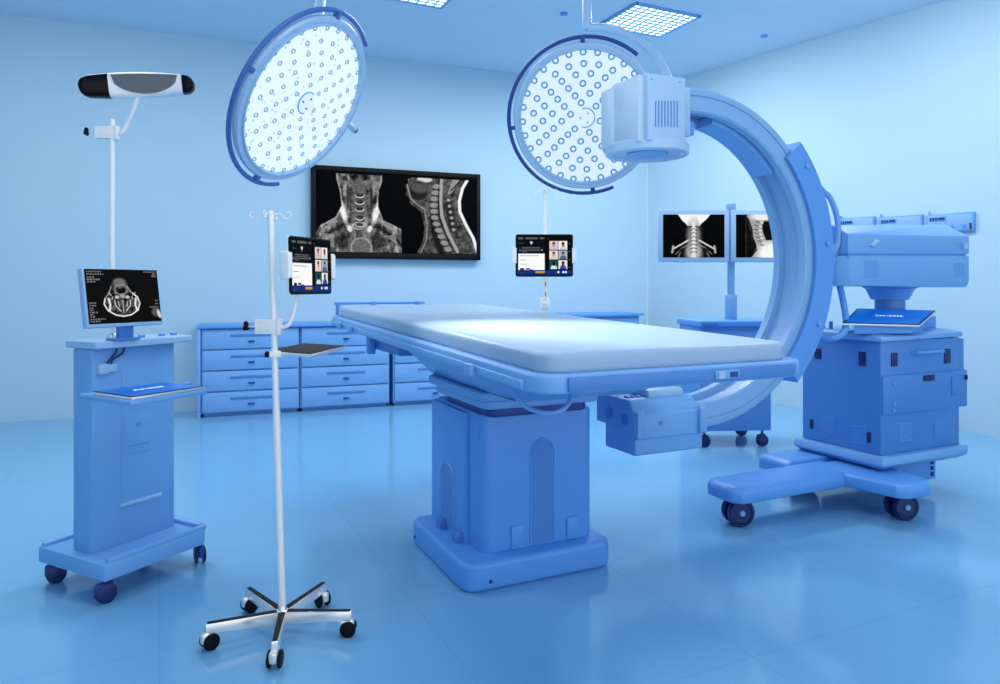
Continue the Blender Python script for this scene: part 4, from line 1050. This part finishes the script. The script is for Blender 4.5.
# laptop rest and laptop
Dl = 3.98
l0, l1, l2, l3 = W(842, 322.5, Dl - .02), W(920, 325, Dl + .03), W(936, 310, Dl + .30), W(857, 308.5, Dl + .25)
ctr = (l0 + l1 + l2 + l3) / 4
ex = ((l1 - l0) + (l2 - l3)).normalized(); ny = ex.cross(((l3 - l0) + (l2 - l1)).normalized()).normalized()
ey = ny.cross(ex)
if ny.z < 0: ny = -ny; ey = -ey
ML_ = Matrix((ex, ey, ny)).transposed().to_4x4(); ML_.translation = ctr
loc_ = [ML_.inverted() @ p for p in (l0, l1, l2, l3)]
m = MB()
rest = [p + (ctr - p) * .25 for p in (l0, l1, l2, l3)]
m.hull([p - ny * .016 for p in rest] + [Vector((p.x, p.y, .975)) for p in rest], .004).build('laptop_rest', M_mid, CA)
tb = thing('laptop_computer', 'slim silver laptop with a bright blue face, lying on top of the scanner body', 'laptop', ctr)
def lslab(k, za, zb_, nm, mt, bev):
    m = MB().hull([(p.x * k, p.y * k, z) for p in loc_ for z in (za, zb_)], bev, M=ML_); return m.build(nm, mt, tb)
lslab(1.0, -.016, -.003, 'base_shell', M_chrome, .003); lslab(.99, -.004, 0, 'bezel', M_gloss, .001); lslab(.94, -.0005, .0015, 'display', M_blscr, .0004)
Mx = ML_.copy(); Mx.translation = ctr + ny * .0032
lettering('EXPLORER', Mx, .024, tb, 1.6)
# undercarriage
MB().hull([(bx0 - .05, by0 - .05, .255), (bx1 + .0, by0 - .05, .255), (bx0 - .05, by1 + .03, .255), (bx1 + .0, by1 + .03, .255), (bx0 - .04, by0 - .04, .30), (bx1 + .02, by0 - .04, .30), (bx0 - .04, by1 + .02, .30), (bx1 + .02, by1 + .02, .30), (bx0 + .0, by0 + .0, .222), (bx1 - .02, by0 + .0, .222), (bx0, by1, .222), (bx1 - .02, by1, .222)], .008).build('chassis_tray', M_blue, CA)
MB().box(3.72, 4.27, 2.78, 3.16, .07, .235, .012).build('rear_housing', M_mid, CA)
m = MB()
for k in range(3): m.box(4.215, 4.24, 2.774, 2.782, .165 - .035 * k, .187 - .035 * k, .002)
m.build('socket_ports', M_navy, CA)
zl = .145
pA, pB = onZ(737, 498, zl), onZ(711, 487, zl)
def leg(pts, z0, z1, b=.014): return MB().hull([(x, y, z0) for x, y in pts] + [(x, y, z1 - .02) for x, y in pts] + [(x + (sum(p[0] for p in pts) / len(pts) - x) * .10, y + (sum(p[1] for p in pts) / len(pts) - y) * .10, z1) for x, y in pts], b, 3)
leg([(2.65, 2.71), (2.61, 2.76), (2.61, 2.93), (2.65, 2.97), (3.55, 2.985), (3.55, 2.71)], .143, .223).build('outrigger_leg', M_mid, CA)
leg([(3.36, 2.98), (3.36, 2.78), (3.43, 2.44), (3.48, 2.40), (3.64, 2.40), (3.72, 2.46), (3.82, 2.98)], .146, .218).build('outrigger_leg', M_mid, CA)
leg([(3.28, 3.00), (3.28, 3.24), (3.90, 3.24), (3.90, 3.00)], .14, .228).build('outrigger_leg', M_mid, CA)
def big_wheel(x, y, a):
    d = Vector((math.cos(R(a)), math.sin(R(a)), 0)); q = Vector((-d.y, d.x, 0)); r = .072; c = Vector((x, y, r))
    m = MB().cyl(c + Vector((0, 0, .02)), (x, y, .14), .022); m.box(-.03, .03, -.016, .016, 0, .06, .006, M=Matrix.Translation(c) @ Matrix((d, q, Vector((0, 0, 1)))).transposed().to_4x4())
    f = m.build('caster_fork', M_dark, CA)
    for s in (-1, 1):
        a_, b_2 = c + q * s * .018, c + q * s * .052
        Mx = frame(c + q * s * .035, q * s)
        MB().lathe([(0, -.017), (r - .006, -.017), (r, -.008), (r, .008), (r - .006, .017), (r * .78, .018), (r * .70, .011), (.02, .011), (0, .011)], 36, Mx).build('wheel', M_navy, f)
        MB().lathe([(0, .010), (.016, .010), (.014, .021), (0, .022)], 20, Mx).build('wheel_cap', M_blue, f)
big_wheel(2.725, 2.83, -16); big_wheel(3.59, 2.53, -16); big_wheel(3.55, 3.13, -10); big_wheel(4.20, 3.05, -16)
